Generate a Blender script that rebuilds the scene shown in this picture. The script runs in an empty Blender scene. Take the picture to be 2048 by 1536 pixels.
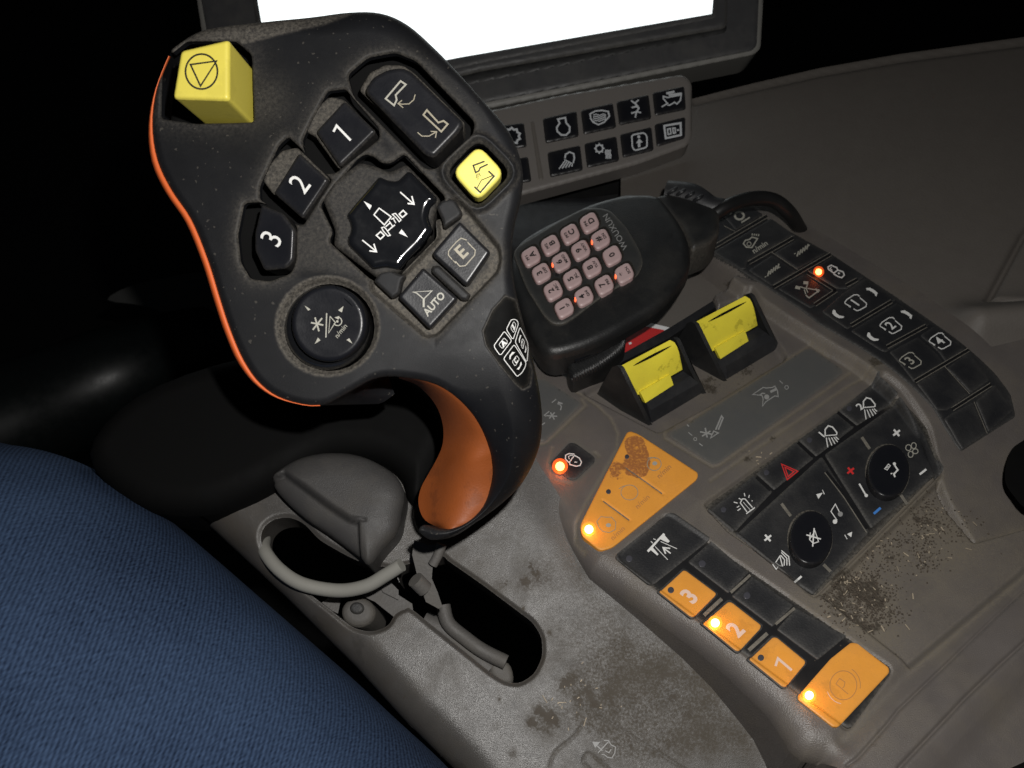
import bpy, bmesh, math, random
import numpy as np
from mathutils import Vector
random.seed(7); np.random.seed(7)
SC = bpy.context.scene; COL = SC.collection
# ------------------------------------------------------------------ camera, world, light
F = 1607.0; TILT = math.radians(44)
CAM = np.array([0.0, -0.25, 0.259])
FW = np.array([0, math.sin(TILT), -math.cos(TILT)]); RT = np.array([1.0, 0, 0]); DN = np.array([0, -math.cos(TILT), -math.sin(TILT)])
cd = bpy.data.cameras.new('camera'); cam = bpy.data.objects.new('camera', cd); COL.objects.link(cam)
cam.location = CAM; cam.rotation_euler = (TILT, 0, 0); cd.sensor_width = 36; cd.lens = F/2048*36; cd.clip_start = 0.01; cd.clip_end = 20
cd.dof.use_dof = True; cd.dof.focus_distance = 0.28; cd.dof.aperture_fstop = 26
SC.camera = cam
w = bpy.data.worlds.new('World'); SC.world = w; w.use_nodes = True
w.node_tree.nodes['Background'].inputs[0].default_value = (0.8, 0.9, 1, 1); w.node_tree.nodes['Background'].inputs[1].default_value = 0.010
SC.view_settings.view_transform = 'Standard'; SC.view_settings.look = 'None'; SC.view_settings.exposure = 0; SC.view_settings.gamma = 1
fl = bpy.data.lights.new('phone_flash', 'POINT'); fl.energy = 3.6; fl.shadow_soft_size = 0.0035; fl.color = (1, 0.975, 0.94)
flo = bpy.data.objects.new('phone_flash', fl); COL.objects.link(flo); flo.location = CAM + RT*0.022 - DN*0.036 + FW*0.0

# ------------------------------------------------------------------ materials
def mat(name, col, rough=0.5, dust=0.0, noise=0.0, bump=0.0, bscale=900, coat=0, spec=0.5, dustcol=(0.135, 0.122, 0.1), stain=0.0, emit=None, es=0, dattr=1.0, nscale=60, metal=0, soil=None, specks=0.0):
    m = bpy.data.materials.new(name); m.use_nodes = True; N = m.node_tree.nodes; L = m.node_tree.links
    b = N['Principled BSDF']; tc = N.new('ShaderNodeTexCoord')
    def tex(scale, detail=6, rough_=0.6):
        t = N.new('ShaderNodeTexNoise'); t.inputs['Scale'].default_value = scale; t.inputs['Detail'].default_value = detail; t.inputs['Roughness'].default_value = rough_
        L.new(tc.outputs['Object'], t.inputs['Vector']); return t.outputs['Fac']
    def ramp(x, a, c):
        r = N.new('ShaderNodeMapRange'); r.inputs[1].default_value = a; r.inputs[2].default_value = c; L.new(x, r.inputs[0]); return r.outputs[0]
    def math_(op, x, y):
        n = N.new('ShaderNodeMath'); n.operation = op
        for i, k in enumerate((x, y)):
            if isinstance(k, (int, float)): n.inputs[i].default_value = k
            else: L.new(k, n.inputs[i])
        return n.outputs[0]
    def mix(fac, c1, c2):
        n = N.new('ShaderNodeMix'); n.data_type = 'RGBA'
        L.new(fac, n.inputs[0])
        for i, c in ((6, c1), (7, c2)):
            if isinstance(c, tuple): n.inputs[i].default_value = (*c, 1)
            else: L.new(c, n.inputs[i])
        return n.outputs[2]
    c = tuple(col)
    if noise:
        c = mix(ramp(tex(nscale), 0.3, 0.7), tuple(x*(1-noise) for x in col), tuple(min(1, x*(1+noise)) for x in col))
    if stain:
        c = mix(math_('MULTIPLY', ramp(tex(70, 8, 0.7), 0.56, 0.6), stain), c, tuple(x*0.4 for x in col))
    at = N.new('ShaderNodeAttribute'); at.attribute_name = 'dust'
    f1 = math_('MULTIPLY', math_('MULTIPLY', at.outputs['Fac'], dattr), math_('ADD', ramp(tex(1100, 3, 0.7), 0.38, 0.72), 0.35))
    f2 = math_('MULTIPLY', ramp(tex(45, 8, 0.65), 0.46, 0.72), dust)
    f3 = math_('MULTIPLY', ramp(tex(2600, 1), 0.66, 0.7), min(1, dust*0.9))
    fac = math_('MINIMUM', math_('ADD', math_('ADD', f1, f2), f3), 1.0)
    c = mix(fac, c, tuple(dustcol))
    if specks: c = mix(math_('MULTIPLY', ramp(tex(700, 1), 0.72, 0.74), specks), c, tuple(dustcol))
    if soil:
        sa = N.new('ShaderNodeAttribute'); sa.attribute_name = 'soil'
        sf = ramp(math_('ADD', sa.outputs['Fac'], math_('MULTIPLY', math_('ADD', tex(160, 9, 0.7), -0.5), 1.9)), 0.46, 0.6)
        sf = math_('MULTIPLY', sf, math_('ADD', ramp(sa.outputs['Fac'], 0.0, 0.06), 0.0))
        c = mix(math_('MULTIPLY', sf, math_('ADD', ramp(tex(900, 5), 0.3, 0.6), 0.3)), c, tuple(soil)); fac = math_('MINIMUM', math_('ADD', fac, sf), 1.0)
    if isinstance(c, tuple): b.inputs['Base Color'].default_value = (*c, 1)
    else: L.new(c, b.inputs['Base Color'])
    rr = math_('ADD', math_('ADD', math_('MULTIPLY', fac, 0.4), rough-0.05), math_('MULTIPLY', ramp(tex(140, 5), 0.3, 0.7), 0.12))
    L.new(math_('MINIMUM', rr, 1.0), b.inputs['Roughness'])
    b.inputs['Specular IOR Level'].default_value = spec; b.inputs['Metallic'].default_value = metal
    b.inputs['Coat Weight'].default_value = coat; b.inputs['Coat Roughness'].default_value = 0.08
    if bump:
        bn = N.new('ShaderNodeBump'); bn.inputs['Strength'].default_value = bump; bn.inputs['Distance'].default_value = 0.0004
        L.new(tex(bscale, 3, 0.5), bn.inputs['Height']); L.new(bn.outputs[0], b.inputs['Normal'])
    if emit:
        b.inputs['Emission Color'].default_value = (*emit, 1); b.inputs['Emission Strength'].default_value = es
    return m
MT = dict(
 head=mat('black_soft_plastic', (0.0068, 0.0072, 0.0086), 0.5, dust=0.01, bump=0.12, bscale=4500, nscale=40, noise=0.2, spec=0.22, dustcol=(0.105, 0.095, 0.08), specks=.35),
 keyb=mat('black_key_plastic', (0.0075, 0.008, 0.0105), 0.30, dust=0.01, bump=0.06, bscale=1800, spec=0.32, dattr=0.5),
 gloss=mat('gloss_black_plastic', (0.006, 0.0065, 0.008), 0.16, dust=0.01, coat=0.6, dattr=0.6),
 yel=mat('yellow_plastic', (0.66, 0.56, 0.085), 0.42, dust=0.03, stain=0.12, dustcol=(0.3, 0.26, 0.1), bump=0.08, dattr=0.3),
 yel2=mat('yellow_switch_plastic', (0.84, 0.72, 0.06), 0.32, dust=0.14, stain=0.5, dustcol=(0.2, 0.16, 0.04), dattr=0.5),
 yel3=mat('bright_yellow_button_plastic', (0.9, 0.8, 0.16), 0.4, dust=0.02, bump=0.05, dattr=0.3),
 orim=mat('orange_rim_plastic', (0.66, 0.125, 0.028), 0.5),
 ogrip=mat('orange_soft_grip', (0.25, 0.062, 0.012), 0.55, dust=0.0, stain=0.3, bump=0.2, bscale=1500, noise=0.1),
 cons=mat('grey_brown_console_plastic', (0.112, 0.1, 0.093), 0.33, dust=0.5, spec=.6, bump=0.5, bscale=2600, noise=0.1, dustcol=(0.138, 0.118, 0.09), soil=(0.042, 0.033, 0.022), specks=.3),
 tray=mat('grey_textured_plastic', (0.066, 0.0615, 0.057), 0.33, dust=0.55, bump=0.35, bscale=3500, stain=0.35, noise=0.15, spec=0.7, dustcol=(0.052, 0.041, 0.027), soil=(0.05, 0.038, 0.025), specks=.4),
 label=mat('grey_label_film', (0.082, 0.083, 0.082), 0.42, dust=0.25),
 pad=mat('black_rubber_keypad', (0.013, 0.0135, 0.0155), 0.5, dust=0.16, bump=0.3, bscale=1500, dustcol=(0.11, 0.105, 0.095)),
 pado=mat('orange_key_film', (0.76, 0.32, 0.045), 0.45, dust=0.25, stain=0.22, noise=0.1, nscale=40, dustcol=(0.36, 0.17, 0.05), bump=0.1, dattr=0.7),
 pados=mat('stained_orange_key_film', (0.76, 0.32, 0.045), 0.5, dust=0.35, noise=0.1, nscale=40, dustcol=(0.45, 0.19, 0.04), bump=0.15, soil=(0.33, 0.12, 0.03)),
 white=mat('white_print', (0.72, 0.72, 0.7), 0.5), wdim=mat('worn_white_print', (0.36, 0.35, 0.3), 0.5), beige=mat('worn_cream_print', (0.30, 0.27, 0.20), 0.5),
 grey=mat('grey_print', (0.27, 0.27, 0.265), 0.5), pink=mat('pale_print_on_orange', (0.75, 0.55, 0.45), 0.5), faint=mat('worn_print_on_orange', (0.42, 0.2, 0.07), 0.5),
 red=mat('red_print', (0.62, 0.03, 0.03), 0.5), blue=mat('blue_print', (0.06, 0.22, 0.6), 0.5), ink=mat('black_print', (0.012, 0.011, 0.006), 0.6),
 dirt=mat('packed_dust', (0.15, 0.138, 0.115), 0.9, bump=0.8, bscale=1500, noise=0.3, nscale=400), groove=mat('dark_rubber_groove', (0.006, 0.006, 0.007), 0.5),
 mic=mat('black_handset_plastic', (0.011, 0.0115, 0.012), 0.42, dust=0.1, bump=0.3, bscale=1600), micf=mat('handset_face_film', (0.022, 0.023, 0.023), 0.45, dust=0.12),
 mkey=mat('translucent_pink_key', (0.43, 0.34, 0.34), 0.4, dust=0.0, emit=(1, 0.2, 0.14), es=0.03, dattr=0.3), mink=mat('grey_key_lettering', (0.02, 0.02, 0.02), 0.6, spec=.2),
 frame=mat('monitor_frame_plastic', (0.045, 0.045, 0.047), 0.45, dust=0.35, dustcol=(0.09, 0.085, 0.075)), rim=mat('monitor_rim_plastic', (0.19, 0.185, 0.17), 0.5), fgroove=mat('monitor_groove_plastic', (0.01, 0.01, 0.01), 0.5),
 screen=mat('lit_screen', (0.02, 0.02, 0.02), 0.3, emit=(0.93, 1, 1), es=1.6),
 bar=mat('key_bar_plastic', (0.14, 0.128, 0.118), 0.5, dust=0.1, bump=0.2), trim=mat('cab_trim_plastic', (0.098, 0.087, 0.077), 0.6, dust=0.1, bump=0.3),
 led=mat('lit_amber_led', (0.9, 0.5, 0.2), 0.4, emit=(1, 0.58, 0.25), es=9.0), ledr=mat('lit_red_led', (0.9, 0.3, 0.1), 0.4, emit=(1, 0.28, 0.06), es=9), ledk=mat('red_backlight', (0.5, 0.1, 0.05), 0.4, emit=(1, 0.13, 0.04), es=2.2), halo=mat('led_halo_glow', (0.5, 0.12, 0.03), 0.4, emit=(1, 0.10, 0.01), es=0.55),
 halo2=mat('film_halo_glow', (0.86, 0.36, 0.045), 0.4, emit=(1, 0.35, 0.04), es=0.35),  # both halo materials put the LED glow into a disc as emission
 off=mat('unlit_indicator', (0.05, 0.05, 0.06), 0.4), metal=mat('dusty_bracket_metal', (0.09, 0.085, 0.08), 0.6, dust=0.4, bump=0.4),
 hump=mat('dull_grey_plastic', (0.046, 0.044, 0.043), 0.5, dust=0.4, bump=0.4, bscale=3000, dustcol=(0.08, 0.07, 0.055)), floorp=mat('dim_grey_plate', (0.05, 0.05, 0.048), 0.6),
 hose=mat('grey_hose_rubber', (0.25, 0.245, 0.22), 0.6, dust=0.1), redc=mat('red_card', (0.5, 0.02, 0.02), 0.5), wcard=mat('white_card', (0.7, 0.7, 0.7), 0.5),
 dark=mat('dark_floor_mat', (0.006, 0.006, 0.006), 0.8), col=mat('black_column_plastic', (0.004, 0.0055, 0.0055), 0.4, spec=.3), chaff=mat('straw_chaff', (0.36, 0.30, 0.22), 0.7, noise=0.4, nscale=500), soil=mat('dark_soil_crumbs', (0.07, 0.055, 0.04), 0.9, bump=1, bscale=900, noise=0.5, nscale=600),
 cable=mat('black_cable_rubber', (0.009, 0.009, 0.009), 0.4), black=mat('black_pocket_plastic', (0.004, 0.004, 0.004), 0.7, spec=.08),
)
# ------------------------------------------------------------------ frames and picture geometry
def Z(ox, oy, s, pts): return [(ox+x/s, oy+y/s) for x, y in pts]
zA = lambda *p: Z(280, 0, 3.84, p)
zB = lambda *p: Z(640, 80, 4.267, p)
zC = lambda *p: Z(440, 380, 4.041, p)
zD = lambda *p: Z(640, 300, 4.041, p)
zF = lambda *p: Z(960, 120, 4.267, p)
zG = lambda *p: Z(1000, 360, 3.84, p)
zH = lambda *p: Z(1180, 560, 3.84, p)
zI = lambda *p: Z(1340, 380, 2.845, p)
zJ = lambda *p: Z(1380, 740, 3.2, p)
zK = lambda *p: Z(1040, 740, 4.043, p)
zL = lambda *p: Z(1180, 980, 3.072, p)
zM = lambda *p: Z(340, 860, 2.56, p)
zN = lambda *p: Z(900, 1100, 3.413, p)
zO = lambda *p: Z(1500, 900, 2.414, p)
zS = lambda *p: Z(1370, 400, 6.206, p)
zT = lambda *p: Z(1640, 560, 6.4, p)
zU = lambda *p: Z(1180, 980, 5.486, p)
zV = lambda *p: Z(1560, 1240, 4.197, p)
zW = lambda *p: Z(960, 640, 9.6, p)
zX = lambda *p: Z(1080, 640, 6.983, p)
def ray(px, py):
    px = np.asarray(px, float); py = np.asarray(py, float)
    return FW + ((px-1024)/F)[..., None]*RT + ((py-768)/F)[..., None]*DN
def at(px, py, z): return CAM + ray(px, py)*np.asarray(z)[..., None] if np.ndim(z) else CAM + ray(px, py)*z
class Fr:
    def __init__(s, o, n):
        s.o = np.array(o, float); n = np.array(n, float); s.n = n/np.linalg.norm(n)
        u = RT - s.n*np.dot(RT, s.n); s.u = u/np.linalg.norm(u); s.v = np.cross(s.n, s.u)
    def hit(s, px, py, h=0.0):
        d = ray(px, py); q = s.o - CAM
        t = (np.dot(q, s.n) + h)/(d @ s.n)
        P = CAM + d*np.asarray(t)[..., None] - s.o
        return P @ s.u, P @ s.v
    def solve(s, px, py, surf=None, top=0.0):
        px = np.asarray(px, float); py = np.asarray(py, float); h = np.full(px.shape, float(top))
        for _ in range(1 if surf is None else 6):
            U, V = s.hit(px, py, h)
            if surf is not None: h = surf(U, V) + top
        return U, V, h
    def pt(s, U, V, h): return s.o + U[..., None]*s.u + V[..., None]*s.v + np.asarray(h)[..., None]*s.n
    def P(s, px, py, h=0.0):
        U, V = s.hit(np.array([px]), np.array([py]), h); return s.pt(U, V, np.array([h]))[0]
def rp(poly, r, n=5):
    """round the corners of a closed outline"""
    out = []; K = len(poly)
    for i in range(K):
        p = np.array(poly[i], float); a = np.array(poly[i-1], float)-p; b = np.array(poly[(i+1) % K], float)-p
        la, lb = np.linalg.norm(a), np.linalg.norm(b); rr = min(r, la*0.48, lb*0.48)
        A = p+a/la*rr; B = p+b/lb*rr
        for k in range(n):
            t = k/(n-1); out.append(tuple((1-t)**2*A+2*t*(1-t)*p+t*t*B))
    return out
def crv(pts, closed=False, n=6):
    """Catmull-Rom through points"""
    P = [np.array(p, float) for p in pts]; K = len(P); out = []
    for i in range(K if closed else K-1):
        p0 = P[i-1] if (closed or i > 0) else P[0]; p1 = P[i]; p2 = P[(i+1) % K]; p3 = P[(i+2) % K] if (closed or i+2 < K) else P[-1]
        for k in range(n):
            t = k/n; out.append(tuple(0.5*((2*p1)+(-p0+p2)*t+(2*p0-5*p1+4*p2-p3)*t*t+(-p0+3*p1-3*p2+p3)*t**3)))
    if not closed: out.append(tuple(P[-1]))
    return out
def circ(x, y, r, ry=None, n=28, a0=0, a1=360):
    ry = ry or r; full = abs(a1-a0) >= 360
    return [(x+r*math.cos(math.radians(a0+(a1-a0)*k/(n if full else n-1))), y-ry*math.sin(math.radians(a0+(a1-a0)*k/(n if full else n-1)))) for k in range(n)]
def sdf(U, V, poly, closed=True, margin=None):
    """signed distance (negative inside) and nearest point"""
    poly = np.array(poly, float); sh = U.shape; U = U.ravel(); V = V.ravel()
    m = 1e9 if margin is None else margin
    sel = (U > poly[:, 0].min()-m) & (U < poly[:, 0].max()+m) & (V > poly[:, 1].min()-m) & (V < poly[:, 1].max()+m)
    X = U[sel]; Y = V[sel]; D = np.full(X.shape, 1e9); cx = X.copy(); cy = Y.copy(); ins = np.zeros(X.shape, bool); K = len(poly)
    for i in range(K if closed else K-1):
        ax, ay = poly[i]; bx, by = poly[(i+1) % K]; dx, dy = bx-ax, by-ay; l2 = dx*dx+dy*dy+1e-18
        t = np.clip(((X-ax)*dx+(Y-ay)*dy)/l2, 0, 1); qx = ax+t*dx; qy = ay+t*dy; d = (X-qx)**2+(Y-qy)**2
        k = d < D; D[k] = d[k]; cx[k] = qx[k]; cy[k] = qy[k]
        if closed and dy != 0: ins ^= ((ay > Y) != (by > Y)) & (X < dx*(Y-ay)/dy+ax)
    D = np.sqrt(D); D[ins] *= -1
    out = np.full(U.shape, m if margin is not None else 1e9); out[sel] = D
    CX = U.copy(); CY = V.copy(); CX[sel] = cx; CY[sel] = cy
    return out.reshape(sh), CX.reshape(sh), CY.reshape(sh)
def sm(x): x = np.clip(x, 0, 1); return x*x*(3-2*x)
# ------------------------------------------------------------------ objects
def tag(o, label=None, cat=None, group=None, kind=None):
    for k, v in (('label', label), ('category', cat), ('group', group), ('kind', kind)):
        if v: o[k] = v
    return o
WL = {}
def empty(name, loc, label, cat, group=None):
    o = bpy.data.objects.new(name, None); COL.objects.link(o); o.location = loc; o.empty_display_size = 0.01
    WL[o.name] = np.array(loc, float); return tag(o, label, cat, group)
def mobj(name, V, Fc, m, parent=None, smooth=True, attrs=None, angle=None):
    V = np.asarray(V, float).reshape(-1, 3); base = WL[parent.name] if parent else V.mean(axis=0)
    root = WL[parent.name] if parent else base
    me = bpy.data.meshes.new(name)
    if isinstance(Fc, np.ndarray):
        me.vertices.add(len(V)); me.vertices.foreach_set('co', (V-base).ravel())
        k = Fc.shape[1]; me.loops.add(Fc.size); me.loops.foreach_set('vertex_index', Fc.ravel().astype(np.int32))
        me.polygons.add(len(Fc)); me.polygons.foreach_set('loop_start', np.arange(0, Fc.size, k, dtype=np.int32)); me.update(calc_edges=True); me.validate()
    else:
        me.from_pydata([tuple(x) for x in (V-base)], [], [tuple(int(i) for i in f) for f in Fc])
    if attrs:
        for k, v in attrs.items():
            v = np.asarray(v, float)
            if len(v) != len(me.vertices): continue
            if v.ndim == 1: me.attributes.new(k, 'FLOAT', 'POINT').data.foreach_set('value', v)
            else: me.attributes.new(k, 'FLOAT_VECTOR', 'POINT').data.foreach_set('vector', v.ravel())
    if smooth:
        me.polygons.foreach_set('use_smooth', [True]*len(me.polygons))
        if angle: me.set_sharp_from_angle(angle=math.radians(angle))
    me.materials.append(m); o = bpy.data.objects.new(name, me); COL.objects.link(o)
    WL[o.name] = np.array(base)
    if parent: o.parent = parent
    else: o.location = base
    return o
def grid(name, fr, bbox, step, hf, m, parent=None, outline=None, holes=(), skirt=None, dustf=None, wd_=0.5, soilf=None):
    """height-field surface: lattice laid on a frame's plane, cut by outline (u,v) and holes, with side walls"""
    x0, y0, x1, y1 = bbox; nx = max(4, int((x1-x0)/step)+1); ny = max(4, int((y1-y0)/step)+1)
    PX, PY = np.meshgrid(np.linspace(x0, x1, nx), np.linspace(y0, y1, ny)); U, V = fr.hit(PX, PY, 0.0)
    keep = np.ones(U.shape, bool); d_edge = np.full(U.shape, 1.0)
    for k, pl in enumerate(([outline] if outline is not None else [])+list(holes)):
        s, cx, cy = sdf(U, V, pl)
        if outline is not None and k == 0: bad = s > 0; d_edge = np.minimum(d_edge, -s)
        else: bad = s < 0; d_edge = np.minimum(d_edge, s)
        kk = keep & bad; keep &= ~bad; U = np.where(kk, cx, U); V = np.where(kk, cy, V)
    d_edge = np.maximum(d_edge, 0)
    H = hf(U, V, d_edge); P = fr.pt(U, V, H).reshape(-1, 3)
    idx = np.arange(nx*ny).reshape(ny, nx)
    q = np.stack([idx[:-1, :-1], idx[1:, :-1], idx[1:, 1:], idx[:-1, 1:]], -1).reshape(-1, 4)
    kf = keep.ravel(); q = q[kf[q].any(axis=1)]
    used = np.unique(q); re = np.full(nx*ny, -1); re[used] = np.arange(len(used)); q = re[q]; P = P[used]
    dust = (dustf(U, V, d_edge) if dustf is not None else np.zeros(U.shape)).ravel()[used]
    sl_ = (soilf(U, V) if soilf is not None else np.zeros(U.shape)).ravel()[used]
    if skirt is not None:
        e = np.concatenate([q[:, [0, 1]], q[:, [1, 2]], q[:, [2, 3]], q[:, [3, 0]]]); es = np.sort(e, axis=1)
        key = es[:, 0].astype(np.int64)*10**7+es[:, 1]; _, inv, cnt = np.unique(key, return_inverse=True, return_counts=True)
        be = e[cnt[inv.ravel()] == 1]; bv = np.unique(be); mp = np.full(len(P), -1); mp[bv] = np.arange(len(bv))+len(P)
        low = P[bv] - fr.n*skirt; top2 = P[bv]
        n0 = len(P); P = np.concatenate([P, top2, low]); dust = np.concatenate([dust, dust[bv]*(1 if wd_ else 0), dust[bv]*wd_]); sl_ = np.concatenate([sl_, sl_[bv], sl_[bv]])
        a = mp[be[:, 0]]; b2 = mp[be[:, 1]]; q = np.concatenate([q, np.stack([b2, a, a+len(bv), b2+len(bv)], -1)])
    q = q[:, ::-1]
    # drop zero-size faces
    A = np.linalg.norm(np.cross(P[q[:, 2]]-P[q[:, 0]], P[q[:, 3]]-P[q[:, 1]]), axis=1); q = q[A > 1e-13]
    return mobj(name, P, np.ascontiguousarray(q), m, parent, attrs={'dust': dust, 'soil': sl_})
def patch(name, fr, poly, m, parent, surf=None, top=0.001, bot=0.0, bevel=0.0004, dome=0.0, step=2.4, r=4, edust=0.5, dw=0.0012, base=0.0, raw=False, extra=None):
    """a raised piece (key, plate) whose outline is seen at its top height and which follows a surface"""
    pl = poly if raw else rp(poly, r); A = np.array(pl); U, V, _ = fr.solve(A[:, 0], A[:, 1], surf, top); uv = np.stack([U, V], 1)
    # lattice box on the plane h=0
    W_ = fr.o + U[:, None]*fr.u + V[:, None]*fr.v - CAM; zz = W_ @ FW; px = 1024+F*(W_ @ RT)/zz; py = 768+F*(W_ @ DN)/zz
    size = -sdf(np.array([U.mean()]), np.array([V.mean()]), uv)[0][0]; size = max(size, 1e-4)
    cu, cv = U.mean(), V.mean(); rm = ((U-cu)**2+(V-cv)**2).max()
    def hf(u, v, d):
        h = (surf(u, v) if surf is not None else 0.0)+top
        b = np.clip(1-d/bevel, 0, 1); h = h-bevel*(1-np.sqrt(np.maximum(0, 1-b*b)))
        if dome: h = h+dome*(1-((u-cu)**2+(v-cv)**2)/rm)
        if extra is not None: h = h+extra(u, v)
        return h
    return grid(name, fr, (px.min()-step, py.min()-step, px.max()+step, py.max()+step), step, hf, m, parent, outline=uv, skirt=top-bot,
                dustf=lambda u, v, d: base+edust*np.exp(-d/dw))
def decal(name, fr, m, parent, surf=None, top=0.0, lines=(), polys=(), texts=(), lift=0.00012):
    """printed marks: strokes, filled shapes and lettering lying on a surface"""
    V = []; Fc = []; nn = [0]
    def put(pts, faces):
        A = np.array(pts, float); hh = top+lift+nn[0]*0.00002; nn[0] += 1
        U, W_, h = fr.solve(A[:, 0], A[:, 1], surf, hh); P = fr.pt(U, W_, h); b = len(V); V.extend(list(P)); Fc.extend([tuple(b+i for i in f) for f in faces])
    for ln in lines:
        pts, wd = ln[0], ln[1]; cl = len(ln) > 2 and ln[2]; A = [np.array(p, float) for p in pts]; K = len(A)
        if K == 2: A = [A[0], (A[0]+A[1])/2, A[1]]; K = 3
        L_, R_ = [], []
        for i in range(K):
            a = A[i-1] if (cl or i) else None; c = A[(i+1) % K] if (cl or i < K-1) else None
            d1 = (A[i]-a) if a is not None else (c-A[i]); d2 = (c-A[i]) if c is not None else d1
            d1 = d1/(np.linalg.norm(d1)+1e-9); d2 = d2/(np.linalg.norm(d2)+1e-9); t = d1+d2; t = t/(np.linalg.norm(t)+1e-9)
            n = np.array([-t[1], t[0]]); k = 1/max(0.5, abs(np.dot(n, np.array([-d1[1], d1[0]]))))
            L_.append(A[i]+n*wd/2*k); R_.append(A[i]-n*wd/2*k)
        fs = [(i, (i+1) % K, K+(i+1) % K, K+i) for i in range(K if cl else K-1)]; put(L_+R_, fs)
    for pl in polys: put(pl, [tuple(range(len(pl)))])
    for tx in texts:
        s, cx, cy, ra, ua, size = tx[:6]; bold = tx[6] if len(tx) > 6 else 0.0; ws = tx[7] if len(tx) > 7 else 1.0
        cu = bpy.data.curves.new('t', 'FONT'); cu.body = s; cu.align_x = 'CENTER'; cu.align_y = 'CENTER'; cu.offset = bold; cu.resolution_u = 3
        to = bpy.data.objects.new('t', cu); COL.objects.link(to); bpy.context.view_layer.update()
        me = bpy.data.meshes.new_from_object(to.evaluated_get(bpy.context.evaluated_depsgraph_get())); bpy.data.objects.remove(to)
        k = size/0.7*1.25; r_ = np.array([math.cos(math.radians(ra)), -math.sin(math.radians(ra))])*k*ws; u_ = np.array([math.cos(math.radians(ua)), -math.sin(math.radians(ua))])*k
        co = [v.co for v in me.vertices]
        if co: put([np.array([cx, cy])+r_*c.x+u_*(c.y) for c in co], [tuple(p.vertices) for p in me.polygons])
        bpy.data.meshes.remove(me)
    return mobj(name, np.array(V), Fc, m, parent, smooth=False)
def tube(name, pts, rad, m, parent=None, n=12, cap=True, n_sub=6):
    P = np.array(crv([tuple(p) for p in pts], n=n_sub)) if len(pts) > 2 else np.array(pts, float)
    if np.ndim(rad): R = np.interp(np.linspace(0, 1, len(P)), np.linspace(0, 1, len(rad)), rad)
    else: R = np.full(len(P), rad)
    V = []; Fc = []; up = np.array([0.1, 0.3, 0.95])
    for i, p in enumerate(P):
        t = P[min(i+1, len(P)-1)]-P[max(i-1, 0)]; t /= np.linalg.norm(t)+1e-12; a = np.cross(t, up); a /= np.linalg.norm(a)+1e-12; b = np.cross(t, a); up = -b if np.dot(-b, up) > 0 else b
        a = np.cross(t, up); a /= np.linalg.norm(a)
        for k in range(n): th = 2*math.pi*k/n; V.append(p+R[i]*(a*math.cos(th)+up*math.sin(th)))
    for i in range(len(P)-1):
        for k in range(n): Fc.append((i*n+k, i*n+(k+1) % n, (i+1)*n+(k+1) % n, (i+1)*n+k))
    if cap: Fc.append(tuple(range(n))[::-1]); Fc.append(tuple((len(P)-1)*n+k for k in range(n)))
    return mobj(name, V, Fc, m, parent, angle=50)
def solidpoly(name, rows, m, parent, smooth=True, angle=40):
    """closed loft: rows of equal-length 3-D rings"""
    V = [p for r_ in rows for p in r_]; K = len(rows[0]); Fc = []
    for i in range(len(rows)-1):
        for k in range(K): Fc.append((i*K+k, i*K+(k+1) % K, (i+1)*K+(k+1) % K, (i+1)*K+k))
    Fc.append(tuple(range(K))[::-1]); Fc.append(tuple((len(rows)-1)*K+k for k in range(K)))
    return mobj(name, V, Fc, m, parent, smooth=smooth, angle=angle)
# ================================================================== surroundings
fm = mobj('floor', [(-3, -3, -.75), (3, -3, -.75), (3, 4, -.75), (-3, 4, -.75)], [(0, 1, 2, 3)], MT['dark'], None, smooth=False); tag(fm, kind='structure')
bw = mobj('wall', [(-3, 3, -.75), (3, 3, -.75), (3, 3, 2), (-3, 3, 2)], [(0, 1, 2, 3)], MT['dark'], None, smooth=False)
tag(bw, 'unlit black back wall of the cab behind the monitor', 'wall'); bw['kind'] = 'structure'

# ================================================================== armrest console
T = Fr((0, 0, 0), (0, 0, 1))
con = empty('control_console', T.P(1400, 1000), 'dusty grey brown armrest console covered with black and orange keys', 'console')
def uv(poly, h=0.0, r=0, n=5):
    pl = np.array(rp(poly, r, n) if r else poly, float); U, V = T.hit(pl[:, 0], pl[:, 1], h); return np.stack([U, V], 1)
left_seam = zK((5, 880), (150, 1080), (280, 1260), (380, 1400)) + zL((0, 510), (300, 710), (600, 920), (800, 1080), (1000, 1270), (1100, 1370), (1190, 1500)) + zV((100, 1080), (200, 1160), (340, 1195))
seam_px = zV((570, 1215), (650, 1160), (900, 880), (1000, 750), (1400, 370), (1780, 0)) + [(2048, 1180), (2130, 1100)]
strip_in = [(1384, 510), (1451, 545), (1515, 590), (1579, 632), (1640, 669), (1718, 716), (1781, 763), (1810, 790), (1860, 858), (1889, 915), (1908, 965), (1925, 993), (1972, 1047)]
strip_out = [(1985, 690), (1937, 652), (1832, 578), (1691, 494), (1586, 431), (1545, 410), (1495, 396)]
HS = 0.007
o_strip = uv([(1378, 485)]+strip_in+[(2140, 1000), (2140, 600)]+[(x+40, y-45) for x, y in strip_out], HS)
o_body = np.concatenate([uv([(1000, 820), (1018, 900)]+left_seam+seam_px[:0]+[(1650, 1535), (1800, 1640)], -0.006), uv([(2300, 1400), (2250, 640)]), uv(strip_out, HS), uv([(1380, 370), (1120, 370), (1000, 480)])])
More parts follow.
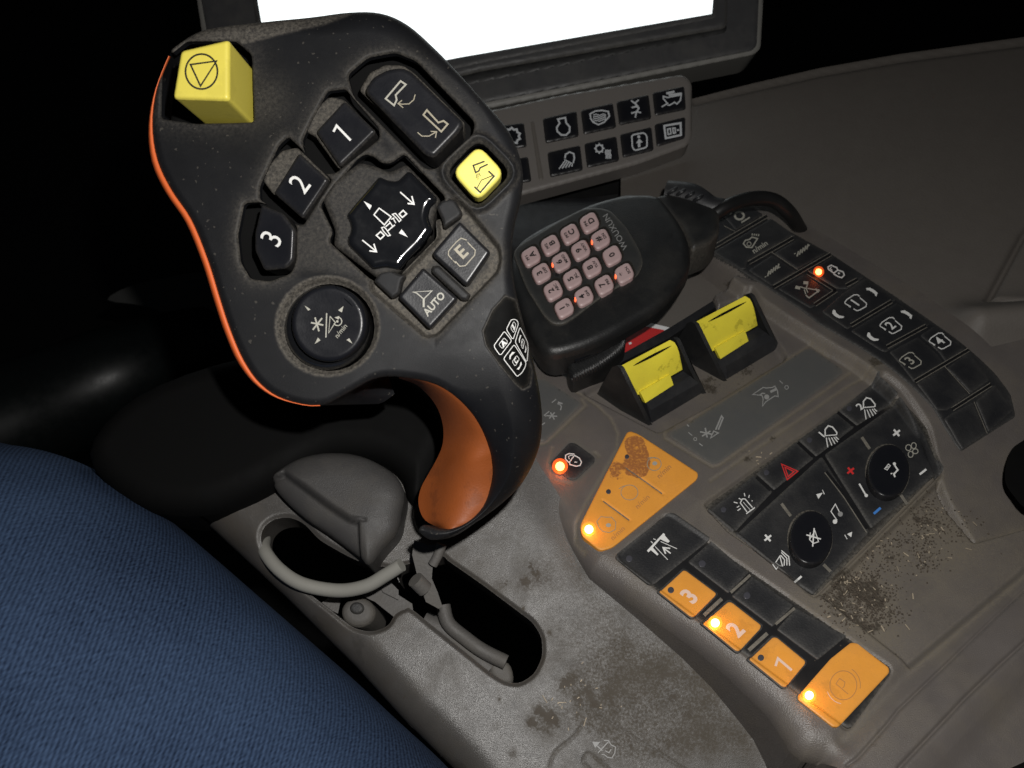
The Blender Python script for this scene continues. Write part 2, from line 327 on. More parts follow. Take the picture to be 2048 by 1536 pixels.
# strip bends down towards its near end: distance along it
sA = uv([(1810, 700)], HS)[0]; sB = uv([(1975, 835)], HS)[0]; sdir = (sB-sA)/np.linalg.norm(sB-sA); slen = np.linalg.norm(sB-sA)
bin_uv = uv([(900, 640), (1030, 690), (1155, 768), (1232, 742), (1400, 640), (1440, 612), (1432, 590), (1470, 572), (1520, 590), (1470, 560), (1380, 500), (1362, 470), (1372, 330), (900, 330)], 0)
rec_uv = uv([(1632, 1190), (1890, 938), (1905, 965), (1925, 993), (1975, 1049), (2130, 1010), (2130, 1075), (2048, 1152), (1823, 1341)], -.001)
aud_uv = uv([(1402, 1008), (1756, 760), (1800, 790), (1862, 855), (1899, 935), (1632, 1200)], 0, r=14)
keyb_uv = uv([(1226, 1115), (1332, 1020), (1795, 1338), (1700, 1468)], 0, r=22)
seat_uv = uv([(1160, 785), (1318, 868), (1425, 810), (1580, 715), (1500, 590), (1440, 605)], 0, r=10)
lip_uv = uv([(1690, 1478), (1823, 1341), (2048, 1152), (2130, 1082)], 0)
seam_uv = uv(seam_px, 0); seam2_uv = uv(zV((1000, 1242), (1240, 990), (1560, 650), (1840, 380), (2048, 190))+[(2130, 1205)], 0)
D = lambda U, V, pl, m: sdf(U, V, pl, closed=False, margin=m)[0]
def hmac(U, V):
    """large shape of the console top"""
    s, _, _ = sdf(U, V, o_strip, margin=.05); al = np.clip(((U-sA[0])*sdir[0]+(V-sA[1])*sdir[1])/slen, -1, 3)
    ht = HS-0.010*np.clip(al, 0, 1)**2-0.012*np.clip(al-1, 0, 2)
    h = sm(1-s/0.0018)*ht
    s, _, _ = sdf(U, V, rec_uv, margin=.05); h = h-0.0035*sm(-s/0.003)
    s, _, _ = sdf(U, V, aud_uv, margin=.05); h = h-0.0022*sm(-s/0.0012)
    s, _, _ = sdf(U, V, keyb_uv, margin=.05); h = h-0.0009*sm(-s/0.0012)
    s, _, _ = sdf(U, V, seat_uv, margin=.05); h = h-0.004*sm(-s/0.002)
    return h
EDGE_R = 0.009
o_edge = uv([(1000, 820), (1018, 900)]+left_seam, -0.006)
def hcon(U, V, d):
    h = hmac(U, V)
    e = D(U, V, o_edge, .03); b = np.clip(1-e/EDGE_R, 0, 1); h = h-EDGE_R*(1-np.sqrt(np.maximum(0, 1-b*b)))
    s, _, _ = sdf(U, V, bin_uv, margin=.05); h = h-0.030*sm(-s/0.004)
    h = h-0.0016*np.exp(-(D(U, V, lip_uv, .05)/0.0030)**2)
    sd_s = D(U, V, seam_uv, .06); h = h-0.0010*np.exp(-(sd_s/0.0005)**2)
    h = h-0.0012*np.exp(-(D(U, V, seam2_uv, .05)/0.0006)**2)
    for g in grooves: h = h-0.00045*np.exp(-(D(U, V, g, .02)/0.0005)**2)
    for g in holes_dirt: h = h-0.002*np.exp(-(D(U, V, g, .02)/0.001)**2)
    # outer shell beyond the second seam falls away
    U0, V0 = seam2_uv[0]; d0 = seam2_uv[-2]-seam2_uv[0]; d0 = d0/np.linalg.norm(d0); side = (U-U0)*d0[1]-(V-V0)*d0[0]
    h = h-0.004*sm(side/0.012)-0.15*np.clip(side-.006, 0, .05)
    return h
grooves = [uv(zH((640, 1120), (570, 1170), (575, 1215), (940, 1437), (990, 1425), (1990, 720)), 0),
           uv(zH((760, 1080), (1690, 500), (1830, 600)), 0),
           uv([(1420, 962), (1700, 770), (1748, 748)], 0),
           uv([(1140, 775), (1195, 812), (1222, 838), (1236, 868), (1233, 900), (1200, 960), (1170, 1010), (1153, 1045), (1153, 1075), (1172, 1098)], 0),
           uv(zK((30, 595), (150, 605), (215, 590), (530, 290), (500, 240)), 0),
           uv([(1104, 895), (1096, 935), (1108, 960), (1140, 968)], 0), uv([(1190, 560+345), (1197, 912)], 0)]
holes_dirt = [uv([(1386, 503), (1395, 508)], 0)]
lock_uv = uv(zK((400, 560), (620, 690), (640, 720), (480, 900), (400, 900), (215, 760), (215, 730)), 0, r=8)
dirt_pts = [(1690, 1150, 30, 1), (1740, 1175, 38, 1), (1700, 1215, 36, 1), (1745, 1240, 22, 1), (1790, 1110, 14, .8), (1855, 1030, 30, .9), (1870, 1050, 20, .8), (1850, 1110, 22, .8), (1780, 1090, 15, .8), (1900, 1070, 30, .7), (1930, 1060, 40, .6),
            (1650, 1200, 20, .8), (1425, 760, 30, .9), (1490, 735, 40, .8), (1590, 600, 30, .7), (1450, 560, 30, .6), (1740, 745, 16, 1), (1440, 1000, 16, .9), (1740, 1470, 20, .7), (1560, 880, 24, .6), (1500, 915, 20, .7)]
dirt_uv = [(uv([(x, y)])[0], r_*0.00026, k) for x, y, r_, k in dirt_pts]
def soilcon(U, V):
    f = np.zeros(U.shape)
    for c, r_, k in dirt_uv: f = np.maximum(f, .62*k*np.exp(-(((U-c[0])**2+(V-c[1])**2)/(r_*r_))**1.5))
    return f
def dustcon(U, V, d):
    f = np.zeros(U.shape)
    for g in grooves: f += 1.3*np.exp(-(D(U, V, g, .02)/0.0008)**2)
    f += 0.35*np.exp(-np.abs(sdf(U, V, aud_uv, margin=.03)[0])/0.0025)+0.4*np.exp(-np.abs(sdf(U, V, keyb_uv, margin=.03)[0])/0.002)
    s = sdf(U, V, o_strip, margin=.05)[0]; f += 0.6*np.exp(-np.abs(s-.0006)/0.0016)
    f += 0.4*np.exp(-np.abs(sdf(U, V, lock_uv, margin=.03)[0])/0.0012)
    f += 0.4*np.exp(-D(U, V, lip_uv, .03)/0.002)+.7*np.exp(-np.abs(sdf(U, V, rec_uv, margin=.03)[0])/.0012)
    s = sdf(U, V, rec_uv, margin=.05)[0]; f += 0.30*sm(-s/.004)
    for c, r_, k in dirt_uv: f += 0.65*k*np.exp(-((U-c[0])**2+(V-c[1])**2)/(r_*r_*2.2))
    return np.clip(f, 0, 1.2)
grid('housing', T, (820, 330, 2260, 1700), 2.7, hcon, MT['cons'], con, outline=o_body, skirt=0.03, dustf=dustcon, soilf=soilcon)

# ---- lighter label films with printed symbols
def film(poly, r=6): return patch('label_film', T, poly, MT['label'], con, hmac, top=0.00025, bot=-0.0002, bevel=0.0001, r=r, edust=0.5, dw=.0008, step=5)
film(zH((590, 1185), (760, 1100), (1685, 515), (1960, 700), (985, 1405), (940, 1415)), 12)
film(zK((110, 70), (200, 75), (500, 270), (205, 575), (-60, 570)), 6)
# ---- lock key
lk = patch('lock_key', T, zK((400, 583), (445, 585), (605, 700), (605, 740), (450, 885), (390, 880), (250, 765), (250, 740)), MT['pad'], con, hmac, top=0.0007, bot=-.001, r=6)
def padlock(c1, ang, s):  # two overlapping padlock outlines
    ca, sa = math.cos(math.radians(ang)), -math.sin(math.radians(ang))
    f = lambda x, y: (c1[0]+s*(x*ca+y*sa), c1[1]+s*(x*sa-y*ca))
    return f
decal('padlock_symbol', T, MT['white'], lk, hmac, .0007, lines=[
    (zK((405, 765), (400, 745), (440, 690), (480, 712), (497, 745), (485, 772), (455, 778)), 2.2, True),
    (zK((395, 748), (368, 720), (368, 690), (395, 676), (440, 680)), 2.2), (zK((400, 722), (392, 700), (410, 690), (428, 692)), 1.6), (zK((440, 745), (462, 745)), 2)])
def led(parent, x, y, r, m1=None, m2=None, surf=hmac, top=.0008, fr=None, halo=True):
    fr = fr or T
    if halo: patch('led_halo', fr, circ(x, y, r*1.75), m2 or MT['halo'], parent, surf, top=top+.00008, bot=top-.0003, bevel=.00005, raw=True, step=1.4, edust=0)  # emissive disc paints the LED's halo onto the key
    ld = bpy.data.lights.new('led_light', 'POINT'); ld.energy = (.0022 if x < 1400 else .0006) if m1 is MT['ledr'] else .0014; ld.color = (1, .16, .03) if m1 is MT['ledr'] else (1, .42, .12); ld.shadow_soft_size = .0012
    lo = bpy.data.objects.new('led_light', ld); COL.objects.link(lo); U_, V_, h_ = fr.solve(np.array([x]), np.array([y]), surf, top+.003); lo.location = fr.pt(U_, V_, h_)[0]
    patch('indicator_light', fr, circ(x, y, r), m1 or MT['led'], parent, surf, top=top+.0003, bot=top-.0003, bevel=.0002, raw=True, step=1.2, edust=0)
def dot(parent, x, y, r=5, top=.0008, fr=None, surf=hmac): patch('indicator_light', fr or T, circ(x, y, r, n=16), MT['off'], parent, surf, top=top+.00012, bot=top-.0003, bevel=.00008, raw=True, step=1.5, edust=0)
led(lk, 1120, 932, 9, MT['ledr'], top=.0007)
# ---- orange cluster (one film, two slots, three engine speed keys)
sl1 = uv(zK((840, 775), (1160, 1005)), .001); sl2 = uv(zK((665, 1050), (890, 1218)), .001)
st_pts = [(zK((930, 600))[0], 17, 1.5), (zK((960, 680))[0], 16, 1.4), (zK((940, 760))[0], 18, 1.5), (zK((960, 820))[0], 14, 1.3), (zK((990, 740))[0], 12, 1.2), (zK((800, 830))[0], 20, .6), (zK((760, 780))[0], 14, .6), (zK((730, 930))[0], 14, .4)]
st_uv = [(uv([p], .001)[0], r_*0.00027, k) for p, r_, k in st_pts]
def clust_dust(U, V, d):
    f = np.zeros(U.shape)
    for c, r_, k in st_uv: f += k*np.exp(-(((U-c[0])**2+(V-c[1])**2)/(r_*r_))**2)
    return np.clip(f, 0, 1.0)*.75
pl = rp([(1256, 860), (1275, 866), (1397, 945), (1395, 957), (1225, 1094), (1200, 1101), (1163, 1070), (1160, 1050)], 9); U_, V_, _ = T.solve(*np.array(pl).T, hmac, .001)
oc = grid('engine_speed_keypad', T, (1140, 840, 1420, 1120), 2.2, lambda U, V, d: hmac(U, V)+.001-.0006*np.exp(-(D(U, V, sl1, .02)/.00035)**2)-.0006*np.exp(-(D(U, V, sl2, .02)/.00035)**2)-.0004*(1-np.sqrt(np.maximum(0, 1-np.clip(1-d/.0004, 0, 1)**2))),
          MT['pados'], con, outline=np.stack([U_, V_], 1), skirt=.002, soilf=lambda U, V: clust_dust(U, V, None))
decal('dust_line', T, MT['dirt'], oc, hmac, .0006, lines=[(zK((850, 790), (1150, 1000)), 2.6), (zK((672, 1062), (885, 1216)), 2.6)], lift=.0001)
led(oc, 1178, 1058, 8.5, MT['led'], MT['halo2'], top=.001); dot(oc, 1217, 983, 5, .001); dot(oc, 1254, 913, 4.5, .001)
gear = lambda pts, wd=1.6, cl=False: (pts, wd, cl)
decal('engine_symbol', T, MT['beige'], oc, hmac, .001, lines=[(zK((640, 1275), (620, 1225), (655, 1185), (690, 1190), (740, 1190), (775, 1230), (770, 1290), (720, 1315), (670, 1305)), 1.3, True), (circ(*zK((885, 990))[0], 17, 15), 1.3, True), (circ(*zK((1085, 760))[0], 14, 13), 1.5, True), (zK((800, 960), (830, 940), (860, 935)), 1.2), (zK((1030, 715), (1060, 705), (1100, 715)), 1.2)], texts=[])
decal('worn_lettering', T, MT['faint'], oc, hmac, .001, texts=[('n/min', *zK((1165, 820))[0], 43, 133, 8.5, .01), ('n/min', *zK((990, 1065))[0], 43, 133, 8.5), ('n/min', *zK((790, 1320))[0], 43, 133, 8.5)])
for q_ in ((1090, 755), (715, 1255)): decal('pale_mark', T, MT['wdim'], oc, hmac, .001, polys=[circ(*zK(q_)[0], 5, 4)], lift=.0002)  # small pale spots over the engine symbols
# ---- lower key block
P = con
mat_pl = patch('keypad_mat', T, [(1232, 1118), (1332, 1026), (1788, 1338), (1700, 1460)], MT['groove'], con, hmac, top=.0002, bot=-.001, r=16, edust=.6, step=4, dw=.0008)
def ck(poly, m='pad', r=5, top=.0008, name='key', edust=.5, **k): return patch(name, T, poly, MT[m], con, hmac, top=top, bot=-.0001, bevel=.00025, r=r, edust=edust, dw=.0011, **k)
k1 = ck(zU((270, 735), (300, 690), (860, 245), (925, 248), (1320, 520), (1300, 555), (700, 1035), (640, 1030)), name='camera_key')
decal('tunnel_symbol', T, MT['white'], k1, hmac, .0008, polys=[zU((625, 665), (805, 472), (822, 485), (822, 500), (875, 562), (860, 577), (845, 575), (770, 540), (690, 632), (752, 705), (738, 718), (668, 660), (640, 684))],
      lines=[(zU((695, 535), (720, 545)), 1.5), (zU((775, 565), (955, 645)), 1.3), (zU((668, 562), (690, 585)), 1.5), (zU((715, 620), (852, 765)), 1.3), (zU((885, 695), (810, 640)), 2.6), (zU((880, 640), (802, 632), (830, 700)), 2.8)])
dot(k1, *zU((430, 752))[0], 6.5, .0008)
okeys = [zL((425, 625), (575, 493), (592, 498), (772, 632), (772, 645), (635, 778), (615, 775)), zL((693, 820), (850, 688), (870, 690), (1050, 830), (1045, 852), (915, 988), (895, 985)), zL((978, 1040), (1125, 905), (1150, 908), (1322, 1050), (1320, 1068), (1200, 1210), (1180, 1205))]
ctr = [zL((615, 655))[0], zL((897, 860))[0], zL((1190, 1070))[0]]
for poly, dg, c, dt in zip(okeys, '321', ctr, [(497, 614), (770, 815), (1050, 1030)]):
    base = ck([(c[0]+(x-c[0])*1.09, c[1]+(y-c[1])*1.09) for x, y in poly], 'pad', r=3, top=.0005, name='speed_key')
    fl_ = patch('orange_film', T, poly, MT['pado'], base, hmac, top=.00095, bot=.0004, bevel=.0001, r=3, edust=.5, dw=.0006, step=2)
    decal('numeral', T, MT['pink'], fl_, hmac, .00095, **(dict(texts=[(dg, c[0], c[1], 44, 143, 27, .035, .85)]) if dg != '1' else dict(lines=[(zL((1140, 1082), (1155, 1035), (1240, 1108)), 5)])))
    x, y = zL(dt)[0]
    if dg == '2': led(fl_, x, y, 8.5, MT['led'], MT['halo2'], top=.00095)
    else: dot(fl_, x, y, 6.5, .00095)
for a, b in (((700, 770), (810, 668)), ((975, 985), (1090, 880))): decal('dust_line', T, MT['dirt'], mat_pl, hmac, .0004, lines=[(zL(a, b), 7.5)])
b1 = ck(zL((602, 440), (745, 312), (975, 505), (850, 632)), name='blank_key', r=3); b2 = ck(zL((872, 650), (1000, 528), (1250, 708), (1122, 838)), name='blank_key', r=3); b3 = ck(zL((1148, 855), (1268, 722), (1578, 895), (1400, 1042)), name='blank_key', r=3)
dot(b1, *zL((690, 452))[0], 7, .0008); dot(b2, *zL((965, 648))[0], 7, .0008)
for a, b in (((865, 630), (985, 522)), ((1140, 825), (1258, 725))): decal('dust_line', T, MT['dirt'], mat_pl, hmac, .00095, lines=[(zL(a, b), 5.5)])
pk = ck(zL((1480, 1035), (1605, 935), (1640, 940), (1838, 1090), (1840, 1120), (1525, 1455), (1495, 1455), (1278, 1285), (1278, 1262)), 'pado', r=5, name='parking_brake_key', edust=.25)
led(pk, *zL((1348, 1260))[0], 8.5, MT['led'], MT['halo2'], top=.0008)
pc = zV((532, 548))[0]
decal('parking_symbol', T, MT['faint'], pk, hmac, .0008, lines=[(circ(*pc, 27, 29), 1.5, True), (circ(*pc, 34, 37, n=12, a0=-10, a1=60), 1.4), (zV((572, 622), (470, 535), (500, 490), (545, 520), (540, 555), (525, 572)), 1.4)])
decal('pale_mark', T, MT['pink'], pk, hmac, .0008, lines=[(circ(*pc, 34, 37, n=12, a0=200, a1=262), 1.2)], lift=.0003)  # pale arc beside the parking symbol
# ---- audio and climate keypad
apad = patch('control_pad', T, [(1410, 1013), (1752, 768), (1792, 788), (1852, 852), (1888, 936), (1630, 1191), (1560, 1135), (1455, 1062)], MT['groove'], con, hmac, top=.0009, bot=-.001, r=8, edust=.9, dw=.0016, step=3)
ka = dict(top=.0014)
def ak(poly, r=3, name='key', **k): return patch(name, T, poly, MT['pad'], con, hmac, top=.0014, bot=.0004, bevel=.0005, r=r, edust=.6, dw=.0012, **k)
kb = ak(zJ((110, 890), (410, 670), (530, 775), (275, 1035)), name='beacon_key'); kh = ak(zJ((425, 660), (680, 455), (795, 560), (540, 765)), name='hazard_key'); kl = ak(zJ((695, 445), (940, 268), (1055, 360), (810, 550)), name='work_light_key'); kl2 = ak(zJ((955, 258), (1165, 88), (1310, 200), (1070, 352)), name='work_light_key')
ag = ak(zJ((285, 1045), (845, 548), (1150, 1030), (790, 1435), (560, 1260)), name='audio_key', r=5); cg = ak(zJ((862, 538), (1318, 215), (1490, 380), (1620, 650), (1160, 1010)), name='climate_key', r=5)
for c, k in (((215, 893), kb), ((490, 655), kh), ((765, 447), kl), ((1020, 245), kl2)): dot(k, *zJ(c)[0], 5.5, .0014)
for g in (((425, 685), (515, 770)), ((690, 462), (785, 552)), ((945, 270), (1045, 352))): decal('groove', T, MT['groove'], apad, hmac, .0015, lines=[(zJ(*g), 6)])
decal('groove', T, MT['groove'], apad, hmac, .0015, lines=[(zJ((870, 650), (1000, 810), (1135, 1015)), 7)]); decal('dust_line', T, MT['dirt'], apad, hmac, .0014, lines=[(zJ((862, 655), (985, 815), (1130, 1040)), 2)], lift=.0004)
dk = dict(surf=hmac, top=.0014)
sp = lambda *a: a
decal('beacon_symbol', T, MT['white'], kb, lines=[(zJ((365, 908), (322, 850), (335, 825), (352, 825), (400, 880)), 2.0), (zJ((360, 920), (415, 880)), 2.2), (zJ((340, 845), (385, 895)), 1.0)] + [(zJ(a, b), 1.8) for a, b in [((280, 845), (305, 852)), ((312, 820), (328, 830)), ((347, 788), (352, 808)), ((380, 800), (375, 818)), ((395, 835), (400, 840)), ((300, 880), (315, 870)), ((305, 900), (325, 885))]], **dk)
decal('hazard_symbol', T, MT['red'], kh, lines=[(zJ((586, 602), (690, 648), (622, 702)), 2.2, True), (zJ((607, 622), (665, 650), (628, 682)), 2.2, True)], **dk)
def lampsym(k, c, dg):
    x, y = c; f = lambda *p: Z(1380, 740, 3.2, [(a+x, b+y) for a, b in p])
    decal('lamp_symbol', T, MT['white'], k, lines=[(f((-35, 25), (-35, -15), (-15, -38), (12, -30), (40, 5), (38, 20)), 2.6), (f((-35, 25), (38, 20)), 2.0)] + [(f(a, b), 2.0) for a, b in [((-28, 38), (-18, 100)), ((-12, 38), (8, 88)), ((5, 36), (28, 78)), ((20, 34), (45, 66)), ((32, 32), (52, 50))]], texts=[(dg, *f((-55, 20))[0], 35, 140, 12, .02)], **dk)
lampsym(kl, (900, 395), '1'); lampsym(kl2, (1145, 215), '2')
plus = lambda c, s, a: [(Z(1380, 740, 3.2, [(c[0]-s*math.cos(math.radians(t)), c[1]+s*math.sin(math.radians(t))), (c[0]+s*math.cos(math.radians(t)), c[1]-s*math.sin(math.radians(t)))]), 4.0) for t in (a, a+92)]
decal('plus_mark', T, MT['white'], ag, lines=plus((498, 1075), 27, 38), **dk); decal('minus_mark', T, MT['white'], ag, lines=[(zJ((668, 1360), (714, 1320)), 4.2)], **dk)
decal('speaker_symbol', T, MT['white'], ag, lines=[(zJ((530, 1245), (548, 1232), (572, 1252), (552, 1275)), 2.0, True), (zJ((548, 1232), (575, 1190), (592, 1255), (572, 1252)), 2.0), (zJ((575, 1195), (592, 1258)), 1.6), (zJ((580, 1185), (605, 1215), (602, 1252)), 2.0), (zJ((585, 1168), (620, 1205), (620, 1250)), 2.0), (zJ((585, 1155), (632, 1195), (638, 1252)), 2.0)], **dk)
decal('track_symbol', T, MT['white'], ag, lines=[(zJ((918, 972), (940, 960), (902, 905), (930, 858), (965, 925)), 1.8), (zJ((848, 768), (860, 795)), 1.5), (zJ((990, 1055), (1006, 1082)), 1.5)], polys=[circ(*zJ((928, 970))[0], 4.5), zJ((808, 795), (850, 785), (822, 825)), zJ((1005, 1050), (1038, 1035), (1032, 1070))], **dk)
decal('music_note', T, MT['grey'], ag, polys=[circ(*zJ((962, 922))[0], 5)], lift=.0004, **dk)
decal('fan_symbol', T, MT['white'], cg, lines=plus((1322, 402), 27, 38)+[(zJ((1470, 668), (1512, 635)), 4.2)], **dk)
decal('fan_blades', T, MT['wdim'], cg, lines=[(circ(*zJ((1420+dx, 512+dy))[0], rx, ry, n=12), 1.6, True) for dx, dy, rx, ry in ((-22, -15, 5.5, 6), (12, -28, 5, 6), (22, 8, 5.5, 5), (-8, 28, 5, 6))], **dk)
decal('thermometer', T, MT['white'], cg, lines=[(zJ((1083, 728), (1125, 800)), 3.2)], polys=[circ(*zJ((1128, 803))[0], 3.4)], **dk)
decal('warmer_mark', T, MT['red'], cg, lines=plus((1028, 645), 27, 38), **dk); decal('cooler_mark', T, MT['blue'], cg, lines=[(zJ((1176, 920), (1220, 882)), 5)], **dk)
def dial(c, r, parent, nm, notches):
    x, y = c
    base = patch(nm, T, circ(x-3, y+3, r*.97, r*1.22, n=40), MT['groove'], con, hmac, top=.0019, bot=0, bevel=.0002, raw=True, edust=1.0, dw=.0014, step=2)
    cap = patch('dial_cap', T, circ(x, y, r*.92, r*1.14, n=48), MT['keyb'], base, hmac, top=.0048, bot=.002, bevel=.0007, dome=-.0004, raw=True, edust=.15, dw=.0006, step=1.8)
    [decal('notch_dust', T, MT['dirt'], base, hmac, .0015, lines=[(zJ(*n_), 6)]) for n_ in notches]; return cap
d1 = dial(zJ((778, 1068))[0], 47, con, 'audio_dial', [((585, 855), (645, 935)), ((855, 1245), (900, 1290))])
decal('mute_symbol', T, MT['white'], d1, hmac, .0046, lines=[(zJ((745, 1055), (838, 1082)), 2.6), (zJ((795, 1012), (785, 1130)), 2.6), (zJ((770, 1040), (765, 1085), (790, 1110), (825, 1098)), 1.8), (zJ((765, 1085), (800, 1030), (822, 1095)), 1.8)])
d2 = dial(zJ((1275, 640))[0], 46, con, 'climate_dial', [((1100, 430), (1150, 505)), ((1350, 800), (1390, 860))])
decal('airflow_symbol', T, MT['white'], d2, hmac, .0046, polys=[circ(*zJ((1308, 600))[0], 3)], lines=[(zJ((1310, 610), (1330, 640), (1305, 665), (1312, 685)), 3.2), (zJ((1245, 632), (1270, 602), (1282, 612), (1262, 640)), 1.5, True), (zJ((1255, 628), (1272, 615)), 1.4), (zJ((1285, 665), (1295, 660)), 2.4)])
# ---- right key strip (follows the bent ridge)
st = patch('key_strip', T, [(1405, 462), (1388, 484), (1418, 500), (1515, 561), (1596, 614), (1640, 648), (1718, 693), (1762, 721), (1812, 761), (1867, 815), (1892, 858), (1922, 902), (2032, 832), (2022, 788), (1990, 745), (1937, 696), (1867, 644), (1790, 591), (1667, 510), (1533, 436), (1495, 410), (1440, 425)], MT['pad'], con, hmac, top=.0006, bot=-.003, r=6, edust=.5, dw=.0010, step=3)
def sk(poly, r=3, name='key'): return patch(name, T, poly, MT['pad'], con, hmac, top=.0011, bot=.0003, bevel=.0003, r=r, edust=.35, dw=.0008, step=2.2)
ks = dict(surf=hmac, top=.0011)
for a_, b_ in ((zS((310, 610))[0], zS((1020, 195))[0]), (zS((790, 780))[0], zS((1340, 470))[0]), (zS((1100, 1080))[0], zS((1810, 670))[0]), (zS((1520, 900))[0], zS((1870, 1115))[0]), (zS((1880, 1120))[0], zS((1610, 1300))[0]), (zI((1003, 543))[0], zI((1068, 508))[0]), (zI((1030, 770))[0], zI((1262, 632))[0]), (zI((1235, 892))[0], zI((1458, 772))[0]), (zI((1395, 1088))[0], zI((1700, 908))[0]), (zI((1605, 1248))[0], zI((1828, 1106))[0])):
    decal('slot_dust', T, MT['dirt'], st, hmac, .0011, lines=[((np.array(a_), np.array(b_)), 8.5)], lift=.0001); decal('key_slot', T, MT['groove'], st, hmac, .0011, lines=[((np.array(a_), np.array(b_)), 5.5)], lift=.0002)
a1 = sk(zS((360, 240), (620, 90), (830, 85), (970, 175), (640, 365))); a2 = sk(zS((270, 300), (330, 270), (600, 400), (310, 590), (120, 560), (200, 400)))
a3 = sk(zS((350, 640), (1070, 225), (1380, 440), (1300, 445), (780, 750), (760, 790), (760, 850), (690, 850)), name='throttle_key')
a4 = sk(zS((1110, 655), (1400, 480), (1760, 650), (1400, 850)), name='auger_key'); a5 = sk(zS((790, 870), (1080, 680), (1380, 880), (1080, 1060)), name='auger_key')
a6 = sk(zI((790, 455), (930, 375), (1110, 490), (1010, 560), (960, 560)), name='lock_key'); a7 = sk(zI((615, 560), (765, 475), (930, 590), (820, 660), (800, 670)), name='steering_key')
a8 = sk(zI((865, 690), (985, 585), (1110, 500), (1290, 620), (1010, 790)), name='number_key'); a9 = sk(zI((1030, 800), (1290, 640), (1480, 760), (1230, 920), (1200, 910)), name='number_key')
a10 = sk(zI((1250, 920), (1410, 835), (1520, 930), (1560, 985), (1390, 1090)), name='number_key'); a11 = sk(zI((1425, 825), (1500, 775), (1680, 900), (1570, 975), (1530, 920)), name='number_key')
b = [sk(zI(*p), name='blank_key') for p in (((1405, 1100), (1560, 1005), (1700, 1160), (1580, 1250), (1520, 1250)), ((1575, 1010), (1700, 920), (1820, 1080), (1712, 1152)), ((1560, 1300), (1600, 1270), (1725, 1205), (1800, 1385), (1665, 1475)), ((1740, 1200), (1850, 1105), (1955, 1250), (1815, 1375)))]
for g_ in (zI((1560, 1000), (1705, 1160)), zI((1730, 1205), (1805, 1385)), zS((350, 250), (620, 390)), zS((1080, 650), (1400, 865))): decal('groove_dust', T, MT['dirt'], st, hmac, .0011, lines=[(g_, 1.5)])
gs = MT['wdim']
decal('gear_symbol', T, gs, a1, lines=[(circ(*zS((675, 195))[0], 9, 7.5, n=16), 4, True), (zS((560, 185), (590, 130), (660, 110)), 3), (zS((700, 280), (805, 215)), 3)], **ks)
decal('gear_symbol', T, gs, a2, lines=[(zS((245, 440), (290, 480), (340, 460), (365, 430), (350, 390)), 4), (zS((270, 390), (320, 400), (325, 440)), 2.5)], **ks)
decal('throttle_symbol', T, gs, a3, lines=[(zS((800, 490), (750, 500), (725, 540), (760, 585), (830, 590), (900, 480), (830, 460)), 2.6, True), (circ(*zS((795, 545))[0], 4, 4), 1.6, True)] + [(zS((830+i*26, 440+i*3), (840+i*26, 415+i*3)), 2.2) for i in range(4)], texts=[('n/min', *zS((930, 585))[0], 33, 127, 8.5, .02)], **ks)
for k, cx, cy in ((a4, 1460, 640), (a5, 1095, 885)):
    decal('auger_symbol', T, gs, k, lines=[(zS((cx-70+i*30, cy+60-i*22), (cx-50+i*30, cy-5-i*22)), 2.8) for i in range(5)]+[(zS((cx-105, cy+30 if k is a4 else cy+75), (cx-85, cy+20 if k is a4 else cy+60)), 1.8), (zS((cx+65, cy-65 if k is a4 else cy-45), (cx+88, cy-82 if k is a4 else cy-55)), 1.8)], **ks)
led(a6, *zS((1660, 888))[0], 6.2, MT['ledr'], top=.0011)
decal('padlock_symbol', T, MT['white'], a6, lines=[(zS((1850, 905), (1895, 870), (1960, 890), (1978, 930), (1945, 965), (1900, 950), (1850, 920)), 2.4, True), (zS((1845, 905), (1780, 860), (1775, 830), (1815, 810), (1885, 840), (1895, 868)), 2.4), (zS((1830, 875), (1800, 850), (1820, 835)), 1.6)], polys=[circ(*zS((1910, 910))[0], 2)], **ks)
decal('steering_symbol', T, gs, a7, lines=[(zS((1370, 1080), (1430, 1095)), 6), (zS((1470, 1025), (1530, 1030)), 6), (zS((1430, 1075), (1500, 1100), (1520, 1050)), 2), (zS((1480, 1110), (1500, 1170)), 2), (zS((1505, 1100), (1525, 1150)), 2), (zS((1520, 1095), (1590, 1110), (1670, 1115)), 2), (zS((1500, 1180), (1540, 1215), (1640, 1140)), 2.4), (zS((1620, 1100), (1650, 1140), (1670, 1120)), 2.6)], **ks)
def boxed(k, c, dg, w_=1.0):
    x, y = c; f = lambda *p: Z(1640, 560, 6.4, [(a+x, b_+y) for a, b_ in p])
    decal('number_symbol', T, MT['wdim'] if dg == '3' else MT['white'], k, lines=[(f((-140, 0), (-110, -40), (-20, -98), (25, -100), (50, -80)), 2.0), (f((70, -50), (140, 10), (135, 50), (45, 100), (15, 105), (-25, 80)), 2.0), (f((-60, 55), (-130, 15), (-140, 0)), 2.0)], polys=[f((50, -78), (85, -40), (60, -45)), f((-90, 42), (-60, 72), (-80, 60), (-95, 40))], texts=[(dg, *f((0, 5))[0], 38, 146, 16, .015, .85)], **ks)
boxed(a8, (455, 288), '1'); boxed(a9, (905, 580), '2'); boxed(a10, (1155, 1028), '3'); boxed(a11, (1535, 778), '4')
for k, dx, dy in ((a8, 0, 0), (a9, 444, 290)):
    f = lambda *p: Z(1640, 560, 6.4, [(a+dx, b_+dy) for a, b_ in p])
    decal('arrow_symbol', T, MT['white'], k, polys=[f((588, 105), (640, 97), (690, 125), (738, 165), (722, 212), (700, 195), (705, 180), (660, 150), (620, 130), (600, 132)), f((170, 380), (195, 385), (205, 420), (250, 455), (310, 465), (300, 485), (245, 490), (195, 465), (158, 430), (160, 400))], **ks)
